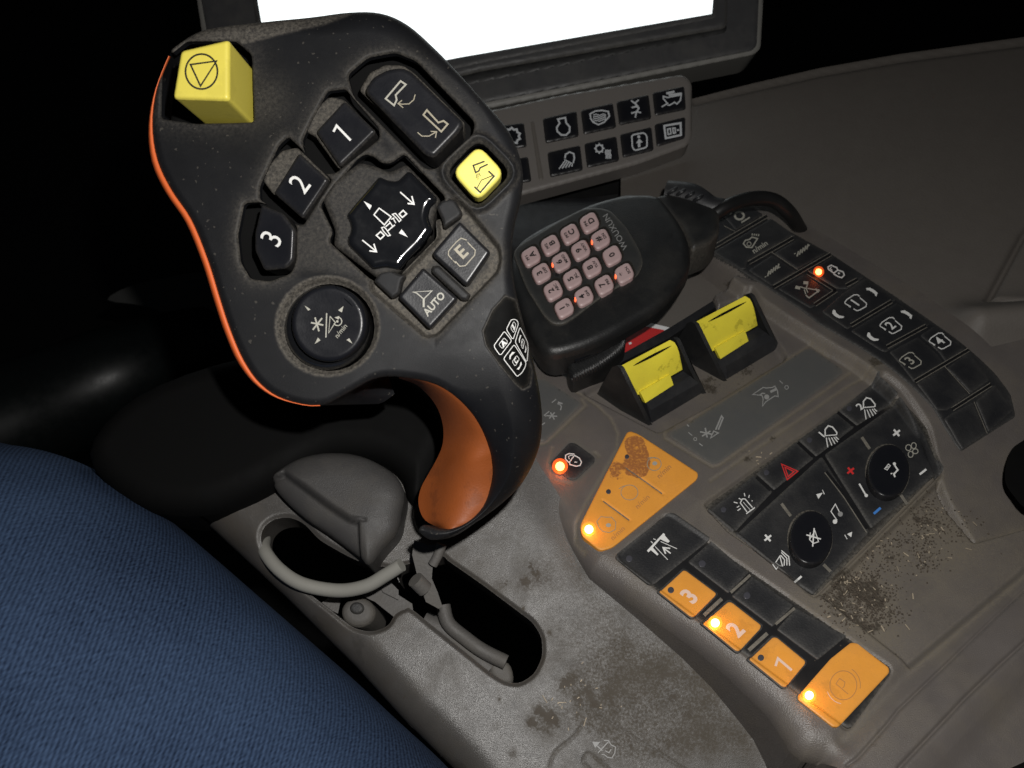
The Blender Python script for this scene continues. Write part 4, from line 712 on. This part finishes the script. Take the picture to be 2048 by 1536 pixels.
for cx, cy, sx, sy_, n_ in ((1720, 1190, 44, 40, 44), (1690, 1150, 25, 20, 16), (1855, 1035, 22, 26, 16), (1850, 1110, 20, 22, 8), (1780, 1100, 22, 14, 8), (1920, 1070, 40, 25, 8), (1520, 915, 12, 9, 8)):
    for _ in range(n_):
        x, y = rng.gauss(cx, sx), rng.gauss(cy, sy_)
        if x*1.0+y < 2835 and cy > 1000: continue
        sliver(x, y, rng.choice((.0005, .0007, .0010, .0014, .0022)), rng.uniform(.00015, .0004), hmac, T, .0003)
for _ in range(22): sliver(rng.gauss(1140, 40), rng.gauss(1400, 30), rng.choice((.0006, .001, .003)), .0003, None, T2, .0003)
ch = mobj('chaff', V, Fq, MT['chaff'], None, smooth=False); tag(ch, 'pale straw chips scattered over the dirty recess', 'chaff', kind='stuff')
V = []; Fq = []
for cx, cy, sx, sy_, n_ in ((1725, 1195, 38, 36, 700), (1665, 1180, 30, 14, 160), (1740, 1120, 60, 22, 160), (1830, 1060, 40, 30, 120), (1760, 1230, 24, 12, 120), (1855, 1030, 22, 28, 160), (1850, 1110, 16, 18, 100), (1900, 1060, 40, 20, 70), (1790, 1090, 18, 10, 40)):
    for _ in range(n_):
        x, y = rng.gauss(cx, sx), rng.gauss(cy, sy_)
        if x+y < 2835: continue
        s_ = rng.uniform(.0002, .00065); sliver(x, y, s_, s_*.8, hmac, T, s_*.5)
so = mobj('soil', V, Fq, MT['soil'], None, smooth=False); tag(so, 'dark soil crumbs in two clumps on the dirty recess', 'soil', kind='stuff')
# ================================================================== control lever (head faces the camera)
ZH = .24
class HeadFr(Fr):
    """plane of the lever face; the face rolls away from it towards its rim and down the grip"""
    def pt(s, U, V, h):
        P0 = s.o + U[..., None]*s.u + V[..., None]*s.v; w_ = P0-CAM; zz = w_ @ FW; px = 1024+F*(w_ @ RT)/zz; py = 768+F*(w_ @ DN)/zz
        return CAM + w_*(1+fall(px, py)/ZH)[..., None] + np.asarray(h)[..., None]*s.n
HF = HeadFr(at(1024, 768, ZH), -FW); FP = Fr(at(1024, 768, ZH), -FW)
head_px = [(338, 112), (352, 92), (410, 60), (520, 45), (620, 35), (700, 25), (762, 27), (815, 50), (870, 98), (918, 148), (960, 195), (1010, 252), (1035, 300), (1046, 350), (1041, 400), (1028, 455), (1023, 510), (1030, 575), (1047, 645), (1065, 715), (1080, 790), (1084, 850), (1075, 905), (1045, 965), (1000, 1010), (950, 1045), (900, 1072), (862, 1080), (838, 1062),
           (850, 1052), (892, 1060), (932, 1046), (966, 1012), (984, 960), (982, 915), (963, 860), (927, 808), (872, 769), (800, 754), (750, 757), (700, 783), (640, 811), (570, 800), (522, 770), (487, 722), (460, 660), (440, 600), (415, 520), (382, 440), (342, 380), (314, 320), (304, 250), (312, 180)]
head_c = crv(head_px, closed=True, n=4)
head_a = np.array(head_c)
def fall(px, py):
    px = np.asarray(px, float); py = np.asarray(py, float)
    s = -sdf(px, py, head_a)[0]; R = 16+26*sm((170-py)/90)*sm((px-480)/200)+52*sm((py-560)/160)*sm((px-900)/110)+10*sm((px-960)/40)
    b = np.clip(1-np.clip(s, 0, 1e9)/R, 0, 1); mm = ZH/F
    f = R*mm*(1-np.sqrt(np.maximum(0, 1-b*b)))*.9
    f = f + .016*sm((py-690)/420)*sm((px-700)/200)
    f = f + .0012*np.exp(-((py-225)/60.0)**2)*0
    return f
def hz(poly, r=0):
    A = np.array(rp(poly, r) if r else poly, float); U, V = FP.hit(A[:, 0], A[:, 1], 0); return np.stack([U, V], 1)
lev = empty('control_lever', at(860, 1150, .34), 'black hand lever with orange rim, yellow stop button and numbered black keys', 'control lever')
pk_cube = hz([(322, 150), (332, 112), (372, 80), (470, 80), (502, 108), (507, 243), (388, 246), (320, 236)], 8)
pk_1 = hz([(604, 278), (622, 240), (655, 180), (690, 176), (757, 255), (758, 275), (668, 345), (648, 345), (605, 300)], 6)
pk_2 = hz([(518, 372), (556, 290), (575, 272), (604, 298), (662, 358), (604, 450), (588, 446), (518, 398)], 6)
pk_3 = hz([(487, 405), (520, 402), (566, 420), (592, 452), (590, 520), (580, 546), (540, 562), (500, 558), (480, 525), (474, 470)], 8)
pk_c = hz([(714, 314), (730, 305), (747, 311), (762, 324), (780, 324), (808, 306), (890, 392), (886, 420), (870, 442), (873, 474), (803, 545), (792, 562), (752, 564), (735, 554), (656, 482), (664, 462), (638, 408)], 8)
pk_e = hz([(735, 562), (760, 540), (802, 545), (873, 470), (868, 415), (905, 392), (928, 402), (1002, 492), (1006, 520), (998, 545), (876, 672), (850, 678), (738, 582)], 8)
pk_r = hz([(706, 192), (694, 148), (735, 113), (790, 103), (832, 120), (950, 243), (944, 272), (872, 337), (850, 337)], 10)
kn_c = (652, 650); pk_k = hz(circ(655, 652, 104, 100)); pk_k2 = hz(circ(657, 654, 90, 88))
rg_y = hz([(956, 256), (1046, 346), (954, 436), (868, 344)], 40); pk_y = hz([(957, 276), (1024, 345), (955, 416), (890, 344)], 26)
web = hz([(690, 178), (600, 270), (500, 400), (560, 560), (650, 560), (740, 580), (870, 700), (1010, 540), (870, 380), (780, 280)])
scr = [hz([(610, 860-100), (655, 752), (740, 752)]), hz([(712, 722), (790, 640)]), hz([(1011, 592), (985, 620), (966, 662), (972, 690), (1000, 730), (1030, 765), (1045, 780), (1060, 772), (1064, 745), (1050, 680), (1032, 600), (1011, 592)])]
def hhead(U, V, d):
    h = np.zeros(U.shape)
    for p in (pk_cube, pk_1, pk_2, pk_3, pk_c, pk_r, pk_y):
        s = sdf(U, V, p, margin=.01)[0]; b = np.clip(1-s/.0009, 0, 1); h = h-.0009*(1-np.sqrt(np.maximum(0, 1-b*b)))
    s = sdf(U, V, pk_e, margin=.01)[0]; h = np.minimum(h, -.0042*sm(-s/.0014))
    s = sdf(U, V, pk_k, margin=.01)[0]; h = h-.0022*sm(-s/.0022); 
    s = sdf(U, V, rg_y, margin=.01)[0]; h = h+.0014*np.exp(-((s+.0004)/.0011)**2)
    s = sdf(U, V, web, margin=.03)[0]; h = h-.0006*sm(-s/.004)
    h = h-.00035*np.exp(-(D(U, V, scr[2], .01)/.00025)**2)
    return h
def dhead(U, V, d):
    f = np.zeros(U.shape)
    for p, a, w_ in ((pk_cube, .35, .003), (pk_1, .5, .0018), (pk_2, .5, .0018), (pk_3, .7, .0015), (pk_c, .6, .002), (pk_r, .5, .0016)):
        s = sdf(U, V, p, margin=.012)[0]; f = np.maximum(f, a*np.exp(-np.abs(s)/w_))
    s = sdf(U, V, pk_e, margin=.012)[0]; f = np.maximum(f, 1.05*sm(-(s-.0005)/.0012)*np.exp(-np.maximum(-s-.0030, 0)/.002)); f = np.maximum(f, .5*np.exp(-np.abs(s)/.001))
    s = sdf(U, V, pk_k, margin=.012)[0]; f = np.maximum(f, .85*np.exp(-(np.maximum(np.abs(s+.0011)-.0011, 0)/.0004)**2))
    s = sdf(U, V, web, margin=.03)[0]; f = np.maximum(f, .32*sm(-s/.006))
    s = sdf(U, V, pk_y, margin=.012)[0]; f = np.maximum(f, .5*np.exp(-(s/.0010)**2)); s = sdf(U, V, rg_y, margin=.012)[0]; f = np.maximum(f, .3*np.exp(-((s-.001)/.0008)**2))
    f = np.maximum(f, .75*np.exp(-(sdf(U, V, hz([(332, 112), (352, 92), (410, 60), (520, 45), (640, 34), (700, 26), (650, 45), (560, 66), (480, 88), (372, 92)]), margin=.01)[0].clip(0)/.0006)**2))
    f = np.maximum(f, .28*np.exp(-((U-hz([(530, 200)])[0][0])**2+(V-hz([(530, 200)])[0][1])**2)/.00006)); f = np.maximum(f, .2*np.exp(-d/.0006)); f = np.maximum(f, .5*np.exp(-(D(U, V, scr[2], .01)/.0003)**2))
    f = f*np.where((U > hz([(900, 0)])[0][0]) & (V < hz([(0, 780)])[0][1]), .1, 1)
    return f
hd_uv = hz(head_c)
grid('head_shell', HF, (290, 10, 1100, 1095), 1.9, hhead, MT['head'], lev, outline=hd_uv, holes=(pk_cube, pk_1, pk_2, pk_3, pk_c, pk_r, pk_k2, pk_y), skirt=.0022, dustf=dhead, wd_=0)
patch('gap_baffle', FP, [(352, 120), (790, 60), (1000, 300), (1010, 560), (860, 740), (560, 780), (420, 440), (335, 300)], MT['black'], lev, None, top=-.0125, bot=-.014, bevel=.0005, step=12, edust=0)  # black baffle added behind the key holes to keep the gaps dark
# side wall of the head running back, tapering in
ring = np.array(head_c[:]); cen = np.array([690, 400.])
def wallring(k, z, n0=None):
    out = []
    for x, y in ring:
        f0 = float(fall(np.array([x+0.0]), np.array([y+0.0]))[0])
        c = cen if y < 740 else (np.array([1030-max(0, y-930)*.55, y-10]) if y > 790 else np.array([960, 690.]))
        x2, y2 = x+(c[0]-x)*k, y+(c[1]-y)*k; out.append(at(x2, y2, ZH+f0+z))
    return out
W0 = [wallring(0, 0), wallring(.012, .006), wallring(.06, .016), wallring(.16, .026), wallring(.3, .03)]
Vw = [p for r_ in W0 for p in r_]; K = len(ring); mobj('head_underside', Vw, [(i*K+k, i*K+(k+1) % K, (i+1)*K+(k+1) % K, (i+1)*K+k) for i in range(4) for k in range(K)], MT['head'], lev)
# orange rim: a band wrapping the left edge
i0 = [i for i, p in enumerate(head_c) if abs(p[0]-640) < 3 and abs(p[1]-811) < 4][0]
rim = [np.array(p) for p in head_c[i0:]]+[np.array(head_c[0])]
rv, rf = [], []
for i, p in enumerate(rim):
    t = rim[min(i+1, len(rim)-1)]-rim[max(i-1, 0)]; t /= np.linalg.norm(t); n_ = np.array([t[1], -t[0]])*-1; n_ = n_ if np.dot(n_, p-cen) > 0 else -n_
    e = sm(np.array([min(i, len(rim)-1-i)/14]))[0]; e2 = max(e, .12)
    prof = [(-3, .0012), (-1, .0002), (4*e2, -.0003), (9*e2, .0004), (12*e2, .0022), (12*e2, .006), (8*e2, .012), (-8, .024)]
    for w_, z in prof: q = p+n_*w_; rv.append(at(q[0], q[1], ZH+.0015+z))
for i in range(len(rim)-1):
    for k in range(7): rf.append((i*8+k, i*8+k+1, (i+1)*8+k+1, (i+1)*8+k))
mobj('orange_rim', rv, rf, MT['orim'], lev)
# ---- keys on the head
def hk(name, poly, m='keyb', top=.0012, bot=-.009, r=7, bevel=.0010, par=None, **k): return patch(name, FP, poly, MT[m], par or lev, k.pop('surf', None), top=top, bot=bot, r=r, bevel=bevel, step=k.pop('step', 2), edust=k.pop('edust', .45), dw=k.pop('dw', .0005), **k)
hd_ = dict(surf=None, lift=.00012)
def tiltf(c, dirx, diry, k):   # face tipped about its centre
    cu, cv = hz([c])[0]
    return lambda U, V: ((U-cu)*dirx+(V-cv)*diry)*k
cube = patch('stop_button', FP, [(360, 100), (458, 77), (458, 200), (344, 196)], MT['yel'], lev, None, top=.0175, bot=-.004, bevel=.0012, r=9, step=2, edust=.0)
decal('stop_symbol', FP, MT['ink'], cube, None, .0175, lines=[(circ(403, 143, 32, 35, n=40), 3.6, True), ([(381, 129), (433, 122), (401, 172)], 3.4, True)], lift=.00015)
for q_ in (zA((1262, 1000), (1290, 875), (1450, 735), (1560, 755), (1805, 1005), (1520, 1290), (1340, 1040)), zA((935, 1380), (985, 1260), (1085, 1150), (1200, 1125), (1450, 1365), (1255, 1660), (1010, 1480)), zB((330, 420), (420, 270), (560, 200), (710, 208), (800, 270), (1235, 700), (1225, 770), (965, 1000), (900, 980))):
    hk('key_base', q_, 'head', top=-.0012, r=6, bevel=.0012, edust=.2, base=.75)
s1 = tiltf((690, 266), .7, .7, .10); kk1 = hk('numbered_key', [(630, 262), (688, 200), (752, 262), (679, 333)], surf=s1, dome=-.0003, top=.0016)
decal('numeral', FP, MT['white'], kk1, s1, .0014, lines=[(zA((1486, 1012), (1510, 965), (1618, 1078)), 4.6)], lift=.0002)
s2 = tiltf((601, 370), .8, .6, .10); kk2 = hk('numbered_key', [(546, 385), (597, 304), (657, 359), (605, 437)], surf=s2, dome=-.0003, top=.0014)
decal('numeral', FP, MT['white'], kk2, s2, .0012, texts=[('2', 601, 369, 53, 143, 35, .0, .85)], lift=.0002)
s3 = tiltf((548, 475), .9, .3, .10); kk3 = hk('numbered_key', [(522, 408), (566, 426), (589, 458), (586, 520), (572, 536), (527, 540), (508, 500), (508, 465)], surf=s3, dome=-.0003, top=.0014)
decal('numeral', FP, MT['white'], kk3, s3, .0012, texts=[('3', 545, 478, 62, 152, 35, .0, .85)], lift=.0002)
rk = hk('chute_rocker', [(727, 180), (745, 152), (775, 136), (806, 132), (824, 142), (928, 244), (918, 262), (868, 314), (850, 308)], top=.0030, r=10, bevel=.0014, dome=-.0006)
decal('chute_symbol', FP, MT['wdim'], rk, None, .0029, lines=[(zB((688, 350), (732, 380), (645, 470), (655, 510), (632, 558), (560, 500)), 3.4, True)], lift=.0003)
decal('chute_symbol', FP, MT['beige'], rk, None, .0029, lines=[(zB((912, 598), (882, 638), (1035, 782), (1090, 718), (1055, 690), (1010, 705)), 3.4, True), (zB((812, 465), (800, 510), (760, 545), (700, 548), (668, 542)), 2), (zB((700, 515), (665, 542), (710, 578)), 2), (zB((832, 788), (870, 820), (930, 820), (990, 785)), 2), (zB((945, 780), (995, 782), (985, 835)), 2)], lift=.0003)
yb = hk('unload_button', [(957, 288), (1010, 345), (955, 402), (903, 343)], 'yel3', top=.0022, bot=-.003, r=22, bevel=.0012, edust=.1)
decal('unload_symbol', FP, MT['ink'], yb, None, .0022, lines=[(zB((1405, 1035), (1308, 1070), (1328, 1130), (1355, 1118), (1368, 1090), (1432, 1060)), 3.2), (zB((1438, 1118), (1485, 1162), (1368, 1300), (1318, 1252)), 3.4), (zB((1470, 1158), (1378, 1195), (1340, 1265)), 1.8), (zB((1340, 1140), (1332, 1180)), 1.3), (zB((1350, 1138), (1348, 1192)), 1.3), (zB((1358, 1135), (1370, 1162)), 1.3)], lift=.0002)
gl_poly = zD((470, 198), (545, 232), (620, 238), (700, 160), (730, 165), (942, 378), (930, 410), (885, 450), (868, 530), (905, 640), (820, 760), (700, 880), (640, 960), (520, 940), (420, 960), (215, 760), (212, 700), (240, 650), (235, 580), (200, 520), (260, 440))
body_ = hk('header_rocker', [(643, 398), (664, 362), (718, 322), (750, 330), (778, 342), (812, 326), (880, 396), (868, 425), (862, 470), (795, 545), (752, 555), (665, 490), (668, 460)], 'head', top=-.0002, r=8, bevel=.002, edust=.2, base=.35)
gl = patch('gloss_cap', FP, gl_poly, MT['gloss'], body_, None, top=.0026, bot=-.001, bevel=.0022, r=7, step=1.8, dome=-.0007, edust=.0)
decal('header_symbol', FP, MT['white'], gl, None, .0019, lines=[(zD((478, 470), (575, 540), (520, 605), (436, 523)), 2.4, True), (zD((455, 690), (490, 660), (520, 690), (488, 720)), 2.6, True), (zD((640, 518), (672, 488), (700, 516), (665, 545)), 2.6, True), (zD((498, 628), (512, 655), (548, 695), (568, 690), (535, 640), (518, 622)), 2.0, True), (zD((585, 520), (610, 512), (655, 565), (640, 580), (615, 548)), 2.0, True), (zD((530, 620), (565, 590)), 2.4), (zD((545, 655), (605, 605)), 2.4), (zD((575, 560), (600, 548)), 2.2), (zD((560, 575), (590, 622)), 2.0), (zD((590, 550), (612, 590)), 2.0)],
      polys=[zD((352, 412), (418, 448), (402, 484)), zD((660, 640), (710, 705), (638, 672))], lift=.0006)
decal('arrow_symbol', FP, MT['white'], gl, None, .0019, lines=[(zD((648, 340), (755, 435)), 2.6), (zD((708, 432), (760, 438), (742, 372)), 2.8), (zD((342, 728), (450, 815)), 2.6), (zD((400, 815), (456, 822), (435, 758)), 2.8)], lift=.0006)
tab_ = hk('separator_tab', zD((935, 455), (980, 405), (1050, 385), (1090, 400), (1150, 500), (1130, 540), (1000, 630), (985, 560)), 'head', top=-.0002, bot=-.005, r=4, edust=.3)
hk('separator_tab', zD((430, 1060), (480, 985), (560, 965), (640, 1000), (690, 1010), (660, 1060), (640, 1160), (580, 1200)), 'head', top=-.0004, bot=-.005, r=4, edust=.3)
hk('separator_bar', zD((905, 935), (960, 930), (1215, 1165), (1190, 1215), (1140, 1210), (900, 985)), 'head', top=-.0010, bot=-.005, r=3, edust=.4)
ek = hk('enter_key', zD((1128, 572), (1380, 822), (1195, 1090), (1165, 1085), (910, 850), (912, 820)), top=.0004, bot=-.004, r=6, bevel=.0010, dome=-.0003, edust=.3, dw=.0005)
decal('letter_symbol', FP, MT['beige'], ek, None, .0002, lines=[(zD((1185, 728), (1140, 712), (1100, 745), (1040, 815), (1038, 850), (1068, 885)), 2.0), (zD((1205, 760), (1255, 810), (1250, 850), (1175, 935), (1130, 940), (1095, 900)), 2.0)], polys=[zD((1185, 735), (1222, 768), (1200, 762)), zD((1065, 885), (1098, 905), (1098, 920))], texts=[('E', *zD((1145, 828))[0], 44, 134, 21, .025)], lift=.0003)
au = hk('auto_key', zD((830, 945), (1105, 1190), (1100, 1215), (895, 1440), (870, 1435), (635, 1195), (640, 1170)), top=.0006, bot=-.004, r=6, bevel=.0010, dome=-.0003, edust=.3, dw=.0005)
decal('auto_lettering', FP, MT['wdim'], au, None, .0004, lines=[(zD((750, 1148), (905, 1138), (838, 1205), (780, 1155)), 2.4, True), (zD((838, 1205), (838, 1270)), 4.0)], texts=[('AUTO', *zD((925, 1245))[0], 49, 136, 11.5, .03, .95)], lift=.0003)
# ---- round thumb joystick
kb_ = patch('thumb_stick', FP, circ(650, 654, 86, 86, n=48), MT['gloss'], lev, None, top=.0020, bot=-.009, bevel=.0035, raw=True, step=2, edust=.25, dw=.0008)
kt = patch('stick_cap', FP, circ(656, 646, 75, 77, n=56), MT['keyb'], kb_, None, top=.0062, bot=.001, bevel=.0016, dome=-.0005, raw=True, step=1.8, edust=.0)
patch('cap_scoop', FP, [(668, 570), (684, 576), (712, 600), (722, 622), (708, 618), (688, 600)], MT['gloss'], kt, None, top=.0060, bot=.005, bevel=.0002, r=6, step=1.5, edust=0)
decal('stick_symbol', FP, MT['wdim'], kt, None, .0057, lines=[(zC((862, 995), (856, 1192)), 2.4), (zC((735, 1072), (835, 1092)), 3.2), (zC((768, 1030), (800, 1142)), 3.2), (zC((825, 1035), (750, 1130)), 3.2), (zC((890, 1022), (932, 1070), (878, 1155)), 2.0, True), (circ(*zC((950, 1062))[0], 8.5, 8.5, n=12, a0=-150, a1=70), 2.0)], polys=[circ(*zC((948, 1062))[0], 2.4), zC((925, 1030), (965, 1018), (958, 1048)),
      zC((682, 932), (732, 965), (712, 976)), zC((998, 938), (955, 972), (985, 990)), zC((792, 1192), (812, 1215), (765, 1245)), zC((1022, 1212), (1045, 1198), (1070, 1242))], texts=[('n/min', *zC((978, 1140))[0], 51, 138, 8, .0)], lift=.0006)
# ---- side keypad decal on the right flank
patch('keypad_film', HF, [(1011, 592), (1030, 600), (1048, 660), (1060, 740), (1058, 768), (1045, 778), (1030, 765), (1000, 728), (974, 692), (967, 664), (985, 622)], MT['black'], lev, None, top=.0003, bot=-.0002, bevel=.0002, r=6, step=2, edust=.3, dw=.0003)
dp = decal('side_keypad_symbols', HF, MT['white'], lev, None, 0, lines=[(rp(zW(*p), 4), 1.5, True) for p in (((468, 215), (610, 395), (405, 665), (370, 660), (275, 520), (275, 480)), ((600, -10), (700, -10), (740, 70), (640, 360), (615, 355), (505, 180)), ((655, 470), (885, 820), (870, 900), (800, 1020), (720, 1080), (700, 1070), (450, 745)), ((768, 135), (915, 430), (925, 560), (905, 780), (885, 795), (680, 430), (685, 390)))] +
      [(rp(zW(*p), 3), 1.0, True) for p in (((465, 340), (535, 420), (430, 552), (360, 470)), ((648, 25), (692, 90), (645, 248), (588, 150)), ((705, 680), (757, 750), (675, 890), (618, 800)), ((815, 350), (855, 420), (825, 562), (788, 480)))],
      texts=[('A', *zW((455, 450))[0], 45, 125, 8.5, .05), ('B', *zW((645, 142))[0], 65, 115, 8, .05, .6), ('C', *zW((690, 785))[0], 60, 120, 8, .05, .7), ('D', *zW((820, 455))[0], 75, 105, 7, .03, .45)],
      polys=[zW((565, 755), (565, 690), (620, 612), (675, 620), (640, 650), (598, 690), (585, 750)), zW((795, 805), (803, 850), (745, 955), (705, 942), (760, 890), (780, 810)), zW((752, 440), (745, 370), (772, 285), (795, 295), (768, 370), (765, 435)), zW((875, 480), (892, 560), (878, 630), (855, 615), (870, 580))], lift=.0007)
# ---- orange inner grip
og = [(800, 757), (850, 762), (905, 795), (948, 845), (974, 900), (984, 955), (968, 1010), (935, 1046), (892, 1060), (855, 1046), (836, 1012), (840, 975), (862, 935), (884, 890), (888, 850), (872, 808), (842, 775)]
Oc = crv([(798, 754), (836, 759), (872, 769), (903, 787), (928, 809), (949, 834), (965, 862), (976, 890), (983, 918), (984, 958), (967, 1012), (933, 1046), (892, 1061)], n=5)
Ic = crv([(798, 757), (830, 768), (856, 790), (874, 815), (884, 842), (887, 868), (884, 893), (873, 919), (858, 946), (842, 976), (837, 1008), (850, 1040), (886, 1059)], n=5)
gv = []; NT = 14
for k, ((x0, y0), (x1, y1)) in enumerate(zip(Oc, Ic)):
    zo = ZH+.001+float(fall(np.array([x0+2.0]), np.array([y0-1.0]))[0]); u_ = k/(len(Oc)-1); bulge = .006*math.sin(math.pi*u_)**.7
    for j in range(NT+1):
        t = j/NT; gv.append(at(x0+(x1-x0)*t, y0+(y1-y0)*t, zo+.017*math.sin(math.pi*u_)**.5*t**1.6+.003*t-bulge*math.sin(math.pi*min(1, t*1.15))*sm(np.array([(u_-.45)/.3]))[0]))
mobj('orange_grip', gv, [(k*(NT+1)+j, k*(NT+1)+j+1, (k+1)*(NT+1)+j+1, (k+1)*(NT+1)+j) for k in range(len(Oc)-1) for j in range(NT)], MT['ogrip'], lev)
patch('grip_core', Fr(at(900, 980, .300), -FW), crv([(905, 820), (985, 900), (1040, 940), (985, 1025), (905, 1075), (868, 1088), (835, 1070), (824, 1035), (834, 1000), (850, 950), (880, 900)], closed=True, n=4), MT['head'], lev, None, top=0, bot=-.009, bevel=.006, raw=True, step=3, edust=0)
patch('shade_cover', Fr(T2.P(700, 880, .010), nT), crv([(480, 700), (700, 690), (860, 750), (905, 850), (880, 920), (840, 1000), (812, 988), (798, 948), (760, 915), (700, 903), (640, 908), (560, 950), (470, 996), (380, 1020), (250, 1000), (160, 900), (260, 780)], closed=True, n=4), MT['black'], lev, None, top=.004, bot=-.02, bevel=.010, raw=True, step=5, edust=0)  # near-black cover added to stand in for the shade below the lever head
# ---- stalk and bracket
br = zM((1250, 565), (1330, 590), (1400, 575), (1410, 590), (1395, 640), (1345, 700), (1340, 760), (1370, 830), (1395, 905), (1375, 915), (1310, 880), (1270, 760), (1240, 640))
solidpoly('stalk_bracket', [[at(x, y, .292) for x, y in br], [at(x, y, .298) for x, y in br]], MT['metal'], lev, angle=30)
tube('bracket_flange', [at(x, y, .2905) for x, y in zM((1392, 585), (1372, 640), (1345, 690))], .0018, MT['metal'], lev)
tube('pivot_pin', [at(*zM((1255, 765))[0], .289), at(*zM((1305, 815))[0], .291)], .0030, MT['metal'], lev, n=16)


# ================================================================== leg in jeans
ed = [(-260, 905), (-80, 880), (0, 888), (100, 905), (200, 945), (320, 1025), (420, 1108), (520, 1195), (620, 1282), (700, 1352), (790, 1436), (860, 1500), (905, 1545), (1000, 1650), (1120, 1800)]
ed = crv(ed, n=5); zs = np.interp(np.arange(len(ed)), [0, len(ed)-1], [.36, .27])
Q = np.array([at(x, y, z) for (x, y), z in zip(ed, zs)]); nL = 40; RL = .088
V = []; fc = []; tw = []; sacc = 0
TT = np.array([Q[min(i+1, len(Q)-1)]-Q[max(i-1, 0)] for i in range(len(Q))]); TT /= np.linalg.norm(TT, axis=1)[:, None]
TT = np.array([sum(TT[min(max(i+j, 0), len(Q)-1)]*math.exp(-(j/7)**2) for j in range(-16, 17)) for i in range(len(Q))])
for i in range(len(Q)):
    t = TT[i]/np.linalg.norm(TT[i]); d = Q[i]-CAM; d /= np.linalg.norm(d); m_ = np.cross(t, d); m_ /= np.linalg.norm(m_)
    if np.dot(m_, DN) < 0: m_ = -m_
    nn_ = np.cross(t, m_); nn_ /= np.linalg.norm(nn_); nn_ = nn_ if np.dot(nn_, d) < 0 else -nn_; c = Q[i]+m_*RL
    if i: sacc += np.linalg.norm(Q[i]-Q[i-1])
    for k in range(nL*4):
        th = 2*math.pi*k/(nL*4); wr = 1+sm(np.array([math.sin(th/2)]))[0]*(.016*math.sin(5*th+i*.31+math.sin(i*.2)*2)+.012*math.sin(9*th-i*.17+1)*math.sin(i*.23)+.004*math.sin(17*th+i*.4+2*math.sin(i*.31)))
        V.append(c+RL*wr*(-m_*math.cos(th)+nn_*math.sin(th))); tw.append((sacc, th*RL, 0))
M4 = nL*4
for i in range(len(Q)-1):
    for k in range(M4): fc.append((i*M4+k, i*M4+(k+1) % M4, (i+1)*M4+(k+1) % M4, (i+1)*M4+k))
jm = bpy.data.materials.new('blue_denim'); jm.use_nodes = True; N = jm.node_tree.nodes; L = jm.node_tree.links; b_ = N['Principled BSDF']
at_ = N.new('ShaderNodeAttribute'); at_.attribute_name = 'twill'
def wave(rot, sc, dist, dsc=3.0):
    mp_ = N.new('ShaderNodeMapping'); mp_.inputs['Rotation'].default_value = (0, 0, math.radians(rot)); L.new(at_.outputs['Vector'], mp_.inputs[0])
    wv = N.new('ShaderNodeTexWave'); wv.inputs['Scale'].default_value = sc; wv.inputs['Distortion'].default_value = dist; wv.inputs['Detail'].default_value = 3; wv.inputs['Detail Scale'].default_value = dsc; L.new(mp_.outputs[0], wv.inputs[0]); return wv.outputs['Fac']
def noi(sc, det=4, strx=1):
    mp_ = N.new('ShaderNodeMapping'); mp_.inputs['Scale'].default_value = (1, strx, 1); mp_.inputs['Rotation'].default_value = (0, 0, math.radians(40)); L.new(at_.outputs['Vector'], mp_.inputs[0])
    t = N.new('ShaderNodeTexNoise'); t.inputs['Scale'].default_value = sc; t.inputs['Detail'].default_value = det; L.new(mp_.outputs[0], t.inputs[0]); return t.outputs['Fac']
def mth(op, x, y):
    n = N.new('ShaderNodeMath'); n.operation = op
    for i, k in enumerate((x, y)):
        if isinstance(k, (int, float)): n.inputs[i].default_value = k
        else: L.new(k, n.inputs[i])
    return n.outputs[0]
wv1 = wave(38, 215, .9); f_ = mth('ADD', mth('MULTIPLY', wv1, .26), mth('ADD', mth('MULTIPLY', noi(1300, 3, .4), .85), mth('MULTIPLY', noi(22, 5), .45)))
mr = N.new('ShaderNodeMapRange'); mr.inputs[1].default_value = .45; mr.inputs[2].default_value = 1.1; L.new(f_, mr.inputs[0])
cr = N.new('ShaderNodeMix'); cr.data_type = 'RGBA'; L.new(mr.outputs[0], cr.inputs[0]); cr.inputs[6].default_value = (.004, .009, .024, 1); cr.inputs[7].default_value = (.046, .078, .148, 1)
L.new(cr.outputs[2], b_.inputs['Base Color']); b_.inputs['Roughness'].default_value = .9; b_.inputs['Specular IOR Level'].default_value = .15
bp = N.new('ShaderNodeBump'); bp.inputs['Strength'].default_value = .45; bp.inputs['Distance'].default_value = .0004; L.new(f_, bp.inputs['Height']); L.new(bp.outputs[0], b_.inputs['Normal'])
lg = mobj('person', V, np.array(fc), jm, None, attrs={'twill': np.array(tw)}); tag(lg, "driver's leg in blue denim jeans beside the tray", 'person')

# ================================================================== dim things left of the lever
fp_ = solidpoly('floor_plate', [[at(x, y, z) for x, y in crv([(215, 600), (260, 572), (330, 556), (400, 545), (452, 560), (480, 640), (405, 690), (350, 640), (290, 612)], closed=True, n=3)] for z in (.78, .80)], MT['floorp'], None, angle=30); tag(fp_, 'faint grey plate in the darkness just left of the orange rim', 'plate')
sc_ = empty('steering_column', at(150, 760, .62), 'barely lit black rounded column left of the lever', 'column')
tube('column_tube', [at(-120, 900, .6), at(60, 830, .62), at(250, 745, .64), at(420, 680, .7)], [.05, .045, .04, .03], MT['col'], sc_, n=24)
